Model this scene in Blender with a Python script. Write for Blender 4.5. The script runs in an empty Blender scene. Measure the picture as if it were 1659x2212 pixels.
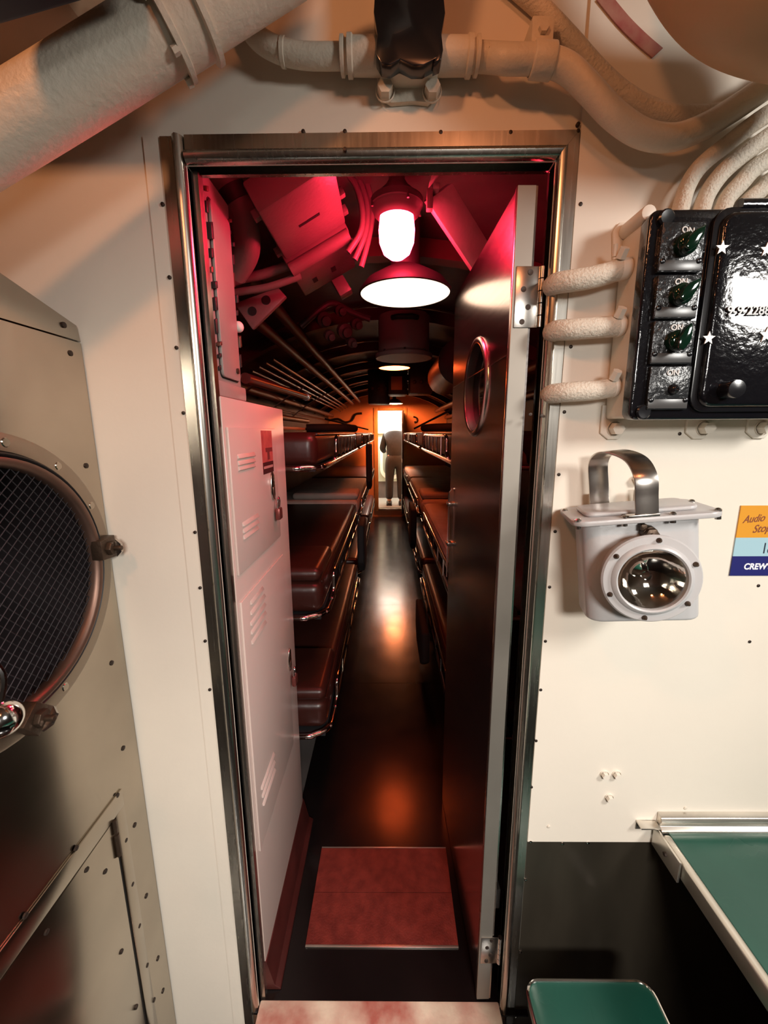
import bpy, bmesh, math, random
from mathutils import Vector, Matrix
random.seed(7)
C = bpy.context.scene.collection
PI = math.pi

# ------------------------------------------------------------------ camera
F = 876.0                       # focal length in pixels of the 1659 x 2212 frame
EYE = Vector((0.0, 0.0, 1.486))
_y = Vector((837-829.5, 1106-935, -F)).normalized()     # aisle direction seen by the camera
_z = Vector((-(855-829.5), 5593-1106, F)).normalized()  # up
_z = (_z - _y*_y.dot(_z)).normalized()
_x = _y.cross(_z)
R = Matrix((_x, _y, _z))        # camera -> world
cam_d = bpy.data.cameras.new('camera')
cam_d.sensor_fit = 'VERTICAL'; cam_d.sensor_height = 36.0
cam_d.lens = F/2212*36.0
cam_d.clip_start = 0.01
cam = bpy.data.objects.new('camera', cam_d); C.objects.link(cam)
cam.matrix_world = Matrix.Translation(EYE) @ R.to_4x4()
bpy.context.scene.camera = cam

def at(px, py, X=None, Y=None, Z=None):
    """point of a real plane (X=, Y= or Z= constant) measured on the photograph"""
    d = R @ Vector((px-829.5, 1106-py, -F))
    if X is not None: t = (X-EYE.x)/d.x
    elif Y is not None: t = (Y-EYE.y)/d.y
    else: t = (Z-EYE.z)/d.z
    return EYE + d*t

# ------------------------------------------------------------------ world, lights, exposure
sc = bpy.context.scene
sc.view_settings.view_transform = 'Standard'
sc.view_settings.look = 'None'
sc.view_settings.exposure = 0.2
sc.view_settings.gamma = 1.0
sc.view_settings.use_curve_mapping = False
w = bpy.data.worlds.new('world'); sc.world = w; w.use_nodes = True
w.node_tree.nodes['Background'].inputs[0].default_value = (0.05, 0.045, 0.04, 1)
w.node_tree.nodes['Background'].inputs[1].default_value = 0.3

def area(name, loc, target, size, size_y, power, color, spread=180):
    d = bpy.data.lights.new(name, 'AREA'); d.shape = 'RECTANGLE'
    d.size = size; d.size_y = size_y; d.energy = power; d.color = color; d.spread = math.radians(spread)
    o = bpy.data.objects.new(name, d); C.objects.link(o)
    o.location = loc
    o.rotation_euler = (Vector(target)-Vector(loc)).to_track_quat('-Z', 'Y').to_euler()
    return o
area('mess_tube_lamp', (1.45, -0.38, 2.08), (0.85, 0.75, 1.0), 0.34, 0.34, 13.0, (1.0, 0.96, 0.90), 135)
area('mess_main_lamp', (0.45, -1.2, 1.85), (-0.1, 0.8, 0.02), 0.45, 0.25, 12.2, (1.0, 0.96, 0.90), 92)
area('mess_lamp_left', (-0.52, -0.12, 2.34), (-0.1, 0.8, 1.9), 0.09, 0.09, 3.3, (1.0, 0.38, 0.15), 170)
area('mess_lamp_overhead', (0.25, -0.25, 2.34), (0.1, 0.8, 2.0), 0.12, 0.12, 1.3, (1.0, 0.33, 0.13), 150)

# ------------------------------------------------------------------ materials
MATS = {}
def mat(name, col, rough=0.5, metal=0.0, var=0.0, vscale=6.0, bump=0.0, bscale=60.0, spec=0.5, coat=0.0,
        stretch=None, col2=None, rvar=0.0):
    if name in MATS: return MATS[name]
    m = bpy.data.materials.new(name); m.use_nodes = True
    nt = m.node_tree; b = nt.nodes['Principled BSDF']
    b.inputs['Base Color'].default_value = (*col, 1)
    b.inputs['Roughness'].default_value = rough
    b.inputs['Metallic'].default_value = metal
    b.inputs['Specular IOR Level'].default_value = spec
    b.inputs['Coat Weight'].default_value = coat
    tc = nt.nodes.new('ShaderNodeTexCoord'); mp = nt.nodes.new('ShaderNodeMapping')
    nt.links.new(tc.outputs['Object'], mp.inputs[0])
    if stretch: mp.inputs['Scale'].default_value = stretch
    if var > 0 or col2:
        n = nt.nodes.new('ShaderNodeTexNoise'); n.inputs['Scale'].default_value = vscale
        n.inputs['Detail'].default_value = 6
        nt.links.new(mp.outputs[0], n.inputs['Vector'])
        r = nt.nodes.new('ShaderNodeValToRGB')
        r.color_ramp.elements[0].position = 0.35; r.color_ramp.elements[1].position = 0.65
        c2 = col2 or tuple(max(0, c*(1-var)) for c in col)
        r.color_ramp.elements[0].color = (*c2, 1); r.color_ramp.elements[1].color = (*col, 1)
        nt.links.new(n.outputs['Fac'], r.inputs[0]); nt.links.new(r.outputs[0], b.inputs['Base Color'])
    if rvar > 0:
        n = nt.nodes.new('ShaderNodeTexNoise'); n.inputs['Scale'].default_value = vscale*1.7
        nt.links.new(mp.outputs[0], n.inputs['Vector'])
        mr = nt.nodes.new('ShaderNodeMapRange')
        mr.inputs['To Min'].default_value = max(0.02, rough-rvar); mr.inputs['To Max'].default_value = rough+rvar
        nt.links.new(n.outputs['Fac'], mr.inputs['Value']); nt.links.new(mr.outputs[0], b.inputs['Roughness'])
    if bump > 0:
        n = nt.nodes.new('ShaderNodeTexNoise'); n.inputs['Scale'].default_value = bscale
        n.inputs['Detail'].default_value = 4
        nt.links.new(mp.outputs[0], n.inputs['Vector'])
        bp = nt.nodes.new('ShaderNodeBump'); bp.inputs['Strength'].default_value = bump
        bp.inputs['Distance'].default_value = 0.004
        nt.links.new(n.outputs['Fac'], bp.inputs['Height']); nt.links.new(bp.outputs[0], b.inputs['Normal'])
    MATS[name] = m
    return m
def emit(name, col, strength):
    m = bpy.data.materials.new(name); m.use_nodes = True
    nt = m.node_tree; nt.nodes.remove(nt.nodes['Principled BSDF'])
    e = nt.nodes.new('ShaderNodeEmission')
    e.inputs[0].default_value = (*col, 1); e.inputs[1].default_value = strength
    nt.links.new(e.outputs[0], nt.nodes['Material Output'].inputs[0])
    MATS[name] = m
    return m
def glass(name, col=(1,1,1), rough=0.02):
    m = bpy.data.materials.new(name); m.use_nodes = True
    b = m.node_tree.nodes['Principled BSDF']
    b.inputs['Base Color'].default_value = (*col, 1)
    b.inputs['Roughness'].default_value = rough
    b.inputs['Transmission Weight'].default_value = 1.0
    b.inputs['IOR'].default_value = 1.2
    MATS[name] = m
    return m

CREAM   = mat('cream_paint', (0.80, 0.73, 0.63), 0.42, var=0.05, vscale=3, bump=0.06, bscale=70)
CREAMP  = mat('cream_pipe_paint', (0.74, 0.66, 0.54), 0.45, var=0.10, vscale=9, bump=0.35, bscale=120)
CLOTH   = mat('painted_cable_braid', (0.74, 0.66, 0.55), 0.6, var=0.12, vscale=18, bump=0.7, bscale=220)
STEEL   = mat('stainless_steel', (0.60, 0.56, 0.50), 0.26, 1.0, var=0.12, vscale=4, stretch=(30, 30, 1), rvar=0.05)
STEELP  = mat('stainless_panel', (0.50, 0.44, 0.36), 0.20, 1.0, var=0.25, vscale=3, rvar=0.06)
STEELD  = mat('dark_stainless', (0.075, 0.062, 0.045), 0.42, 0.6, var=0.35, vscale=3, stretch=(3, 3, .8), rvar=0.08)
DOORM   = mat('door_steel', (0.60, 0.53, 0.50), 0.19, 1.0, var=0.06, vscale=5, stretch=(1, 1, 20), rvar=0.04)
CHROME  = mat('chrome', (0.80, 0.77, 0.74), 0.12, 1.0)
WORNM   = mat('worn_chrome', (0.62, 0.57, 0.52), 0.25, 1.0, var=0.2, vscale=30)
BRASS   = mat('dull_bronze', (0.10, 0.066, 0.045), 0.45, 0.7, var=0.3, vscale=30, bump=0.3, bscale=100)
COPPER  = mat('copper_rim', (0.21, 0.125, 0.095), 0.45, 0.85, var=0.2, vscale=12)
DARKMET = mat('dark_metal', (0.035, 0.030, 0.028), 0.4, 0.6, var=0.3, vscale=20)
SCREW   = mat('dark_screw', (0.05, 0.035, 0.028), 0.5, 0.7)
SCREWC  = mat('painted_screw', (0.70, 0.62, 0.52), 0.5)
BLACK   = mat('black_enamel', (0.006, 0.006, 0.008), 0.13, bump=0.28, bscale=80, coat=0.6)
BLACKS  = mat('black_smooth', (0.008, 0.008, 0.010), 0.22, coat=0.3)
SWITCHP = mat('switch_plate_black', (0.020, 0.022, 0.024), 0.22, bump=0.5, bscale=110)
GREENK  = mat('green_black_knob', (0.003, 0.020, 0.010), 0.10, coat=0.7)
BLACKF  = mat('black_canvas', (0.012, 0.012, 0.014), 0.8, var=0.3, vscale=20)
GREY    = mat('grey_enamel', (0.50, 0.49, 0.49), 0.33, var=0.05, vscale=8, bump=0.12, bscale=60)
LETTER  = mat('worn_letter_white', (0.62, 0.62, 0.60), 0.5)
GREEN   = mat('green_linoleum', (0.012, 0.085, 0.060), 0.26, var=0.2, vscale=5, rvar=0.06)
ALU     = mat('aluminium_edge', (0.66, 0.61, 0.54), 0.30, 0.9, var=0.1, vscale=20)
FLOORM  = mat('dark_deck', (0.007, 0.005, 0.005), 0.20, var=0.4, vscale=4, rvar=0.05)
PLATE   = mat('worn_deck_plate', (0.19, 0.030, 0.022), 0.40, 0.25, col2=(0.12, 0.018, 0.014), vscale=28, bump=0.35, bscale=180)
SILLM   = mat('worn_sill_paint', (0.82, 0.72, 0.56), 0.45, col2=(0.42, 0.13, 0.10), vscale=7, bump=0.3, bscale=40)
REDDECK = mat('red_brown_curb', (0.06, 0.013, 0.011), 0.3, var=0.3, vscale=10)
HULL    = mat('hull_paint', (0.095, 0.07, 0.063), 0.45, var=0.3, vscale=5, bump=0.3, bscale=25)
LOCKER  = mat('locker_paint', (0.66, 0.52, 0.465), 0.30, var=0.04, vscale=4, bump=0.05, bscale=60)
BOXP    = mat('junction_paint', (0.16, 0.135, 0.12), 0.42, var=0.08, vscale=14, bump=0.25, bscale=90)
VINYL   = mat('oxblood_vinyl', (0.055, 0.014, 0.010), 0.34, var=0.25, vscale=5, bump=0.25, bscale=18)
SHEET   = mat('pale_sheet', (0.52, 0.48, 0.43), 0.75, var=0.15, vscale=9, bump=0.5, bscale=30)
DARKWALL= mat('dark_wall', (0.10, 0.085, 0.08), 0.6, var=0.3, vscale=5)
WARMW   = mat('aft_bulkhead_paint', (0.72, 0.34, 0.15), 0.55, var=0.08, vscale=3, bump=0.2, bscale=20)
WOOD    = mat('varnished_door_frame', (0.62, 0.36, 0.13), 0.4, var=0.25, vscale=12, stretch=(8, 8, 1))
WHITE   = mat('white_paint', (0.80, 0.78, 0.72), 0.5, var=0.05, vscale=5)
PALEGRN = mat('pale_green_paint', (0.42, 0.50, 0.42), 0.5, var=0.08, vscale=6)
RUBBER  = mat('black_rubber', (0.012, 0.011, 0.011), 0.5)
MESHM   = mat('wire_mesh_metal', (0.055, 0.05, 0.055), 0.5, 0.6)
DUCT    = mat('duct_paint', (0.72, 0.58, 0.43), 0.5, var=0.10, vscale=5, bump=0.2, bscale=30)
SHELL   = mat('dim_room_paint', (0.24, 0.19, 0.15), 0.6, var=0.2, vscale=2)
CLEAR   = glass('clear_glass')
REFLECT = mat('lamp_reflector', (0.86, 0.80, 0.72), 0.08, 1.0, bump=0.25, bscale=22)
EM_RED  = emit('red_globe_glow', (1.0, 0.028, 0.070), 105.0)
EM_WHT  = emit('white_lamp_glow', (1.0, 0.70, 0.50), 2.4)
EM_AMB  = emit('amber_lamp_glow', (1.0, 0.11, 0.022), 34.0)
EM_FAR  = emit('aft_lamp_glow', (1.0, 0.25, 0.075), 200.0)
EM_CEIL = emit('cool_lamp_glow', (1.0, 0.92, 0.78), 50.0)

# ------------------------------------------------------------------ mesh helpers
def wl(o):
    p = Vector((0, 0, 0))
    while o is not None:
        p = p + Vector(o.location); o = o.parent
    return p

def frame_of(d):
    d = d.normalized()
    a = Vector((0, 0, 1)) if abs(d.z) < 0.9 else Vector((1, 0, 0))
    u = d.cross(a).normalized(); v = d.cross(u).normalized()
    return u, v

class MB:
    def __init__(s, M=None): s.v = []; s.f = []; s.M = M
    def _add(s, vs, fs):
        n = len(s.v)
        s.v += [Vector(p) if s.M is None else s.M @ Vector(p) for p in vs]
        s.f += [tuple(i+n for i in f) for f in fs]
        return s
    def box(s, lo, hi):
        x0, y0, z0 = lo; x1, y1, z1 = hi
        x0, x1 = sorted((x0, x1)); y0, y1 = sorted((y0, y1)); z0, z1 = sorted((z0, z1))
        return s._add([(x0,y0,z0),(x1,y0,z0),(x1,y1,z0),(x0,y1,z0),(x0,y0,z1),(x1,y0,z1),(x1,y1,z1),(x0,y1,z1)],
                      [(3,2,1,0),(4,5,6,7),(0,1,5,4),(1,2,6,5),(2,3,7,6),(3,0,4,7)])
    def prism(s, pts, ext):
        """closed polygon swept along ext"""
        pts = [Vector(p) for p in pts]; e = Vector(ext); n = len(pts)
        nrm = Vector((0, 0, 0))
        for i in range(n): nrm += pts[i].cross(pts[(i+1) % n])
        if nrm.dot(e) > 0: pts.reverse()
        fs = [tuple(range(n)), tuple(range(2*n-1, n-1, -1))]
        fs += [(i, i+n, (i+1) % n+n, (i+1) % n) for i in range(n)]
        return s._add(pts + [p+e for p in pts], fs)
    def cyl(s, p0, p1, r0, r1=None, seg=16, cap=True):
        p0 = Vector(p0); p1 = Vector(p1); r1 = r0 if r1 is None else r1
        u, v = frame_of(p1-p0); vs = []
        for p, r in ((p0, r0), (p1, r1)):
            vs += [p+(u*math.cos(2*PI*i/seg)+v*math.sin(2*PI*i/seg))*r for i in range(seg)]
        fs = [(i, i+seg, (i+1) % seg+seg, (i+1) % seg) for i in range(seg)]
        if cap: fs += [tuple(range(seg)), tuple(range(2*seg-1, seg-1, -1))]
        return s._add(vs, fs)
    def hexbolt(s, p, d, r, h): return s.cyl(p, Vector(p)+Vector(d).normalized()*h, r, r*0.94, 6)
    def lathe(s, p, d, prof, seg=32):
        """profile (radius, height along d)"""
        p = Vector(p); d = Vector(d).normalized(); u, v = frame_of(d); vs = []; n = len(prof)
        for r, h in prof:
            vs += [p+d*h+(u*math.cos(2*PI*i/seg)+v*math.sin(2*PI*i/seg))*max(r, 1e-5) for i in range(seg)]
        fs = []
        for k in range(n-1):
            for i in range(seg):
                a = k*seg+i; b = k*seg+(i+1) % seg
                fs.append((a, a+seg, b+seg, b))
        return s._add(vs, fs)
    def tube(s, pts, r, seg=12, closed=False, smooth=6, flat=1.0):
        pts = [Vector(p) for p in pts]
        if smooth and len(pts) > 2: pts = spline(pts, smooth, closed)
        n = len(pts); vs = []; prev = None
        for i in range(n):
            if closed: t = pts[(i+1) % n]-pts[i-1]
            else: t = pts[min(i+1, n-1)]-pts[max(i-1, 0)]
            t.normalize()
            if prev is None: u, _ = frame_of(t)
            else:
                u = prev-t*prev.dot(t)
                u = u.normalized() if u.length > 1e-6 else frame_of(t)[0]
            prev = u; v = t.cross(u)
            rr = r[min(i, len(r)-1)] if isinstance(r, (list, tuple)) else r
            vs += [pts[i]+(u*math.cos(2*PI*k/seg)+v*math.sin(2*PI*k/seg)*flat)*rr for k in range(seg)]
        fs = []
        for i in range(n if closed else n-1):
            for k in range(seg):
                a = i*seg+k; b = i*seg+(k+1) % seg; c = ((i+1) % n)*seg
                fs.append((a, b, c+(k+1) % seg, c+k))
        if not closed:
            fs += [tuple(range(seg-1, -1, -1)), tuple(range((n-1)*seg, n*seg))]
        return s._add(vs, fs)
    def strap(s, pts, wdir, wid, th, smooth=6):
        """flat bar following pts, wid along wdir"""
        pts = [Vector(p) for p in pts]; wd = Vector(wdir).normalized()
        if smooth: pts = spline(pts, smooth, False)
        n = len(pts); vs = []
        for i in range(n):
            t = (pts[min(i+1, n-1)]-pts[max(i-1, 0)]).normalized(); nn = t.cross(wd).normalized()
            vs += [pts[i]+wd*wid/2+nn*th/2, pts[i]-wd*wid/2+nn*th/2, pts[i]-wd*wid/2-nn*th/2, pts[i]+wd*wid/2-nn*th/2]
        fs = [(i*4+k, i*4+(k+1) % 4, i*4+4+(k+1) % 4, i*4+4+k) for i in range(n-1) for k in range(4)]
        fs += [(3, 2, 1, 0), tuple(range(n*4-4, n*4))]
        return s._add(vs, fs)
    def sphere(s, p, r, seg=16, rings=10, sc=(1, 1, 1)):
        p = Vector(p); vs = []
        for j in range(rings+1):
            a = PI*j/rings
            for i in range(seg):
                b = 2*PI*i/seg
                vs.append(p+Vector((math.sin(a)*math.cos(b)*sc[0], math.sin(a)*math.sin(b)*sc[1], math.cos(a)*sc[2]))*r)
        fs = []
        for j in range(rings):
            for i in range(seg):
                a = j*seg+i; b = j*seg+(i+1) % seg
                fs.append((a, a+seg, b+seg, b))
        return s._add(vs, fs)
    def build(s, name, m, parent=None, bevel=0.0, bseg=2, smooth=35, label=None, kind=None, loc=None, **props):
        org = wl(parent) if parent is not None else Vector(loc or (0, 0, 0))
        me = bpy.data.meshes.new(name)
        me.from_pydata([tuple(p-org) for p in s.v], [], s.f)
        bm = bmesh.new(); bm.from_mesh(me)
        bmesh.ops.remove_doubles(bm, verts=bm.verts, dist=1e-6)
        bmesh.ops.recalc_face_normals(bm, faces=bm.faces)
        if bevel:
            es = [e for e in bm.edges if len(e.link_faces) == 2 and e.calc_face_angle(0) > math.radians(40)]
            bmesh.ops.bevel(bm, geom=es, offset=bevel, segments=bseg, affect='EDGES', profile=0.5, clamp_overlap=True)
        bm.to_mesh(me); bm.free()
        if smooth:
            me.polygons.foreach_set('use_smooth', [True]*len(me.polygons))
            me.set_sharp_from_angle(angle=math.radians(smooth))
        if m: me.materials.append(m)
        o = bpy.data.objects.new(name, me); C.objects.link(o)
        if parent is not None: o.parent = parent
        else: o.location = org
        if label: o['label'] = label
        if kind: o['kind'] = kind
        for k, v in props.items(): o[k] = v
        return o

def spline(p, k, closed=False):
    n = len(p); out = []
    for i in range(n if closed else n-1):
        if closed: a, b, c, d = p[i-1], p[i], p[(i+1) % n], p[(i+2) % n]
        else: a, b, c, d = p[max(i-1, 0)], p[i], p[i+1], p[min(i+2, n-1)]
        for j in range(k):
            t = j/k
            out.append(0.5*((2*b)+(c-a)*t+(2*a-5*b+4*c-d)*t*t+(3*b-a-3*c+d)*t**3))
    if not closed: out.append(p[-1].copy())
    return out

def thing(name, label, cat, loc=(0, 0, 0), group=None):
    o = bpy.data.objects.new(name, None); C.objects.link(o)
    o.empty_display_size = 0.05
    o.location = loc; o['label'] = label; o['category'] = cat
    if group: o['group'] = group
    return o
def tag(o, label, cat, group=None):
    o['label'] = label; o['category'] = cat
    if group: o['group'] = group
    return o
def struct(o, label):
    o['kind'] = 'structure'; o['label'] = label; o['category'] = 'structure'
    return o
def copy_tree(o, parent=None):
    c = o.copy(); C.objects.link(c)
    if parent is not None: c.parent = parent
    for ch in [k for k in ALLCH(o)]: copy_tree(ch, c)
    return c
def ALLCH(o): return list(o.children)
def rrect(x0, x1, z0, z1, r, n=5):
    pts = []
    for cx, cz, a0 in ((x1-r, z1-r, 0), (x0+r, z1-r, 90), (x0+r, z0+r, 180), (x1-r, z0+r, 270)):
        for i in range(n+1):
            a = math.radians(a0+90*i/n); pts.append((cx+r*math.cos(a), cz+r*math.sin(a)))
    return pts
def text_mesh(name, body, size, m, parent, origin, xdir, ydir, depth=0.0006, shear=0.0, bold=0.0, align='LEFT', sx=1.0, label=None):
    cu = bpy.data.curves.new(name, 'FONT'); cu.body = body; cu.size = size; cu.extrude = depth
    cu.shear = shear; cu.offset = bold; cu.align_x = align
    t = bpy.data.objects.new(name, cu); C.objects.link(t)
    bpy.context.view_layer.update()
    me = bpy.data.meshes.new_from_object(t.evaluated_get(bpy.context.evaluated_depsgraph_get()))
    bpy.data.objects.remove(t); bpy.data.curves.remove(cu)
    xd = Vector(xdir).normalized(); yd = Vector(ydir).normalized(); zd = xd.cross(yd); o0 = Vector(origin)-wl(parent)
    for v in me.vertices:
        p = v.co.copy(); v.co = o0+xd*p.x*sx+yd*p.y+zd*p.z
    me.materials.clear(); me.materials.append(m)
    o = bpy.data.objects.new(name, me); C.objects.link(o); o.parent = parent
    if label: o['label'] = label
    return o

# ------------------------------------------------------------------ large structure : mess side
WY = 0.80                                     # front face of the bulkhead
ox0 = at(347, 293, Y=WY).x; ox1 = at(1250, 290, Y=WY).x; oz1 = at(800, 290, Y=WY).z
ix0, ix1, iz1 = ox0+0.040, ox1-0.036, oz1-0.044
m = MB()
m.box((-1.9, WY, -0.15), (ix0, WY+0.025, 2.42)).box((ix1, WY, -0.15), (4.2, WY+0.025, 2.42)).box((ix0, WY, iz1), (ix1, WY+0.025, 2.42))
m.box((ix0, WY, -0.15), (ix1, WY+0.025, -0.004))
wall_front = struct(m.build('wall_front', CREAM, smooth=0), 'cream painted steel bulkhead around the narrow doorway')
# white sheet on the right, ending above the steel wainscot
wz = at(1250, 1815, Y=WY).z
MB().box((ox1+0.002, WY-0.004, wz), (4.19, WY, 2.2)).build('sheet_panel', CREAM, wall_front, smooth=0, label='cream sheet panel right of the doorway')
MB().box((ox0-0.030, WY-0.0025, -0.14), (ox0-0.001, WY, oz1)).build('edge_strip', CREAM, wall_front, smooth=0)
MB().box((ox1+0.002, WY-0.003, -0.14), (4.19, WY, wz-0.0015)).build('wainscot', STEELD, wall_front, smooth=0, label='dark stainless wainscot under the cream sheet')
scr = [(351,441),(366,599),(381,751),(396,892),(421,1150),(432,1270),(443,1385),(453,1490),(655,284),(745,284),(952,286),(1103,286),(1249,283),(1249,268),
       (1254,441),(1233,749),(1219,890),(1207,1025),(1199,1148),(1187,1268),(1178,1385),(1168,1490),(1158,1600),(1148,1700),
       (1468,937),(1638,1265),(1619,1386)]
for i, (a, b) in enumerate(scr):
    p = at(a, b, Y=WY-0.004)
    MB().lathe(p, (0, -1, 0), [(0.0036, -0.003), (0.0034, 0.001), (0.002, 0.0018), (0, 0.0018)], 8).build('screw', SCREW, wall_front)
for a, b in ((1146,1818),(1215,1822),(1270,1820),(1135,1900),(1124,2056),(1114,2196),(1185,1785),(1480,1745)):
    p = at(a, b, Y=WY-0.004)
    MB().lathe(p, (0, -1, 0), [(0.004, -0.003), (0.0038, 0.0015), (0.002, 0.0026), (0, 0.0026)], 8).build('screw', CHROME if b > 1800 else SCREWC, wall_front)
for a, b in ((1305,1672),(1331,1672),(1315,1722)):
    p = at(a, b, Y=WY-0.004)
    MB().lathe(p, (0, -1, 0), [(0.010, -0.001), (0.010, 0.002), (0.0095, 0.003)], 12).hexbolt(p, (0, -1, 0), 0.0085, 0.011).build('hex_bolt', CREAM, wall_front)

# door frame
def jamb_prof(o, i, sgn):       # outer edge o -> inner edge i, list of (coordinate, Y)
    w_ = abs(i-o)
    u = [0, 0, .50, .58, .72, .86, .97, 1.0, 1.0, .80, .80, 0]
    y = [0, -.005, -.005, -.010, -.014, -.012, -.006, .002, .034, .034, -.0005, -.0005]
    return [(o+sgn*w_*a, WY+b) for a, b in zip(u, y)]
frame = thing('trim_1', 'worn stainless steel door frame around the open doorway', 'structure', (ix0, WY, 0)); frame['kind'] = 'structure'
lp = jamb_prof(ox0, ix0, 1); lp = lp[:8]+[(ix0, WY+.014), (ix0+.0125, WY+.014), (ix0+.0125, WY+.033)]+lp[9:]
MB().prism([(x, y, -0.12) for x, y in lp], (0, 0, oz1+0.118)).build('jamb', STEEL, frame, smooth=50, label='left stainless jamb')
pr = jamb_prof(ox1, ix1, -1); n = len(pr)
top = [(x, y, oz1-(ox1-x)*1.15) for x, y in pr]; bot = [(x, y, -0.12) for x, y in pr]
m = MB()._add(top+bot, [(i, (i+1) % n, (i+1) % n+n, i+n) for i in range(n)]+[tuple(range(n)), tuple(range(2*n-1, n-1, -1))])
m.build('jamb', STEEL, frame, smooth=50, label='right stainless jamb')
ph = jamb_prof(oz1, iz1, -1)
lft = [(ox0+0.0415, y, z) for z, y in ph]; rgt = [(ox1-(oz1-z)/1.15-0.0004, y, z) for z, y in ph]
m = MB()._add(lft+rgt, [(i, (i+1) % n, (i+1) % n+n, i+n) for i in range(n)]+[tuple(range(n)), tuple(range(2*n-1, n-1, -1))])
m.build('header', STEEL, frame, smooth=50, label='stainless header')
for a, b in ((745,322),(1146,895),(1170,898)):
    p = at(a, b, Y=WY-0.02); MB().lathe(p, (0, -1, 0), [(0.003, -0.004), (0.003, 0.001), (0, 0.0015)], 8).build('screw', SCREW, frame)
sill = MB().box((ix0, WY-0.085, -0.12), (ix1, WY+0.012, 0.001)).build('trim_2', SILLM, bevel=0.004)
struct(sill, 'worn cream and red painted door sill')

# mess room shell
struct(MB().box((-1.9, -1.9, -0.17), (4.2, WY, -0.12)).build('floor', FLOORM, smooth=0), 'dark floor of the near compartment')
struct(MB().box((-1.9, -1.9, 2.38), (4.2, WY, 2.42)).build('ceiling', SHELL, smooth=0), 'cream ceiling of the near compartment')
struct(MB().box((-1.94, -1.9, -0.17), (-1.9, WY, 2.42)).build('wall_left', SHELL, smooth=0), 'left side of the near compartment')
struct(MB().box((4.2, -1.9, -0.17), (4.24, WY, 2.42)).build('wall_right', SHELL, smooth=0), 'right side of the near compartment')
struct(MB().box((-1.9, -1.94, -0.17), (4.2, -1.9, 2.42)).build('wall_near', SHELL, smooth=0), 'wall behind the viewer')

# ------------------------------------------------------------------ large structure : berthing compartment
BY0, BY1 = WY+0.025, 7.2
HR, HZ = 1.72, 0.46
def hull(a, r=HR): return (r*math.sin(a), HZ+r*math.cos(a))
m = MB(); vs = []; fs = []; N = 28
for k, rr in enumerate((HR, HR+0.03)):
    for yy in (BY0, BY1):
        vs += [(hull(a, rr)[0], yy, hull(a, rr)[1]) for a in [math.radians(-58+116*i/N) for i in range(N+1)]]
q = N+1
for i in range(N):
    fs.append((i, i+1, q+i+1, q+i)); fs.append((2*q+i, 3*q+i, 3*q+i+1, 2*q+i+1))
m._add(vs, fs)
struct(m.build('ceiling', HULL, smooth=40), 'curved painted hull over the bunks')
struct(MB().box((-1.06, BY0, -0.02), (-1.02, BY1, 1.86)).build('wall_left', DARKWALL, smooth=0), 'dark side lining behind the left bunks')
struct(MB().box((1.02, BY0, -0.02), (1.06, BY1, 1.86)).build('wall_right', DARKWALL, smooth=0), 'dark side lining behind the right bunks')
fl = MB().box((-1.05, BY0, -0.05), (1.05, BY1, -0.006)).build('floor', DARKWALL, smooth=0)
struct(fl, 'dark deck of the sleeping compartment')
for y0, y1 in ((BY0-0.04, 2.21), (2.21, 3.35), (3.35, 4.6), (4.6, 5.9), (5.9, BY1)):
    MB().box((-1.02 if y0 > 1 else -0.36, y0+0.0012, -0.006), (1.02 if y0 > 1 else .36, y1-0.0012, 0.0)).build('deck_sheet', FLOORM, fl, smooth=0)
plate = thing('deck_plate', 'worn reddish metal plate laid on the dark deck inside the doorway', 'floor plate', (0, 1.06, 0))
p0 = at(660, 2040, Z=0.004); p1 = at(990, 2042, Z=0.004); p2 = at(963, 1832, Z=0.004); p3 = at(695, 1832, Z=0.004)
mid0 = p0.lerp(p3, 0.49); mid1 = p1.lerp(p2, 0.49)
g = Vector((0, 0.0008, 0))
MB().prism([p0, p1, mid1-g, mid0-g], (0, 0, -0.0035)).build('plate', PLATE, plate, smooth=0)
MB().prism([mid0+g, mid1+g, p2, p3], (0, 0, -0.0035)).build('plate', PLATE, plate, smooth=0)
MB().box((p0.x, p0.y-0.006, 0.0002), (p1.x, p0.y, 0.0048)).build('edge_strip', ALU, plate, bevel=0.001)
MB().box((p3.x, p2.y, 0.0002), (p2.x, p2.y+0.004, 0.0046)).build('edge_strip', ALU, plate, bevel=0.001)
# aft bulkhead with its doorway
dz0 = at(840, 1098, Y=BY1).z; dz1 = at(840, 887, Y=BY1).z; dxa = at(817, 1000, Y=BY1).x; dxb = at(871, 1000, Y=BY1).x
m = MB()
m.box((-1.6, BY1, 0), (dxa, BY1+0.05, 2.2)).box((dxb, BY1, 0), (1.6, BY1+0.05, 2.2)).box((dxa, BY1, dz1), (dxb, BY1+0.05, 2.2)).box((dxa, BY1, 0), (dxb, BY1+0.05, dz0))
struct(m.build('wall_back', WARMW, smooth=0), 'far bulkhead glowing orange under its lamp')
ff = thing('trim_3', 'orange wooden frame of the far doorway', 'structure', (dxa, BY1, 0)); ff['kind'] = 'structure'
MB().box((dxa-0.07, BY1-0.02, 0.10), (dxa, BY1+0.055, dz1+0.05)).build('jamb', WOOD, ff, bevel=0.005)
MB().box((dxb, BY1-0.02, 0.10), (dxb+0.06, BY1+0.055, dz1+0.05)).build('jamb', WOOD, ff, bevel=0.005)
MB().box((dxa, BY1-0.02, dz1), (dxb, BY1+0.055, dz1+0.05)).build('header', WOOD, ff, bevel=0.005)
MB().box((dxa, BY1-0.03, dz0-0.03), (dxb, BY1+0.07, dz0)).build('threshold', ALU, ff, bevel=0.004)
dleaf = thing('door_2', 'far door leaf folded open, seen edge on at the right of the far doorway', 'structure', (dxb-0.03, BY1-0.03, 0.1)); dleaf['kind'] = 'structure'
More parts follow.
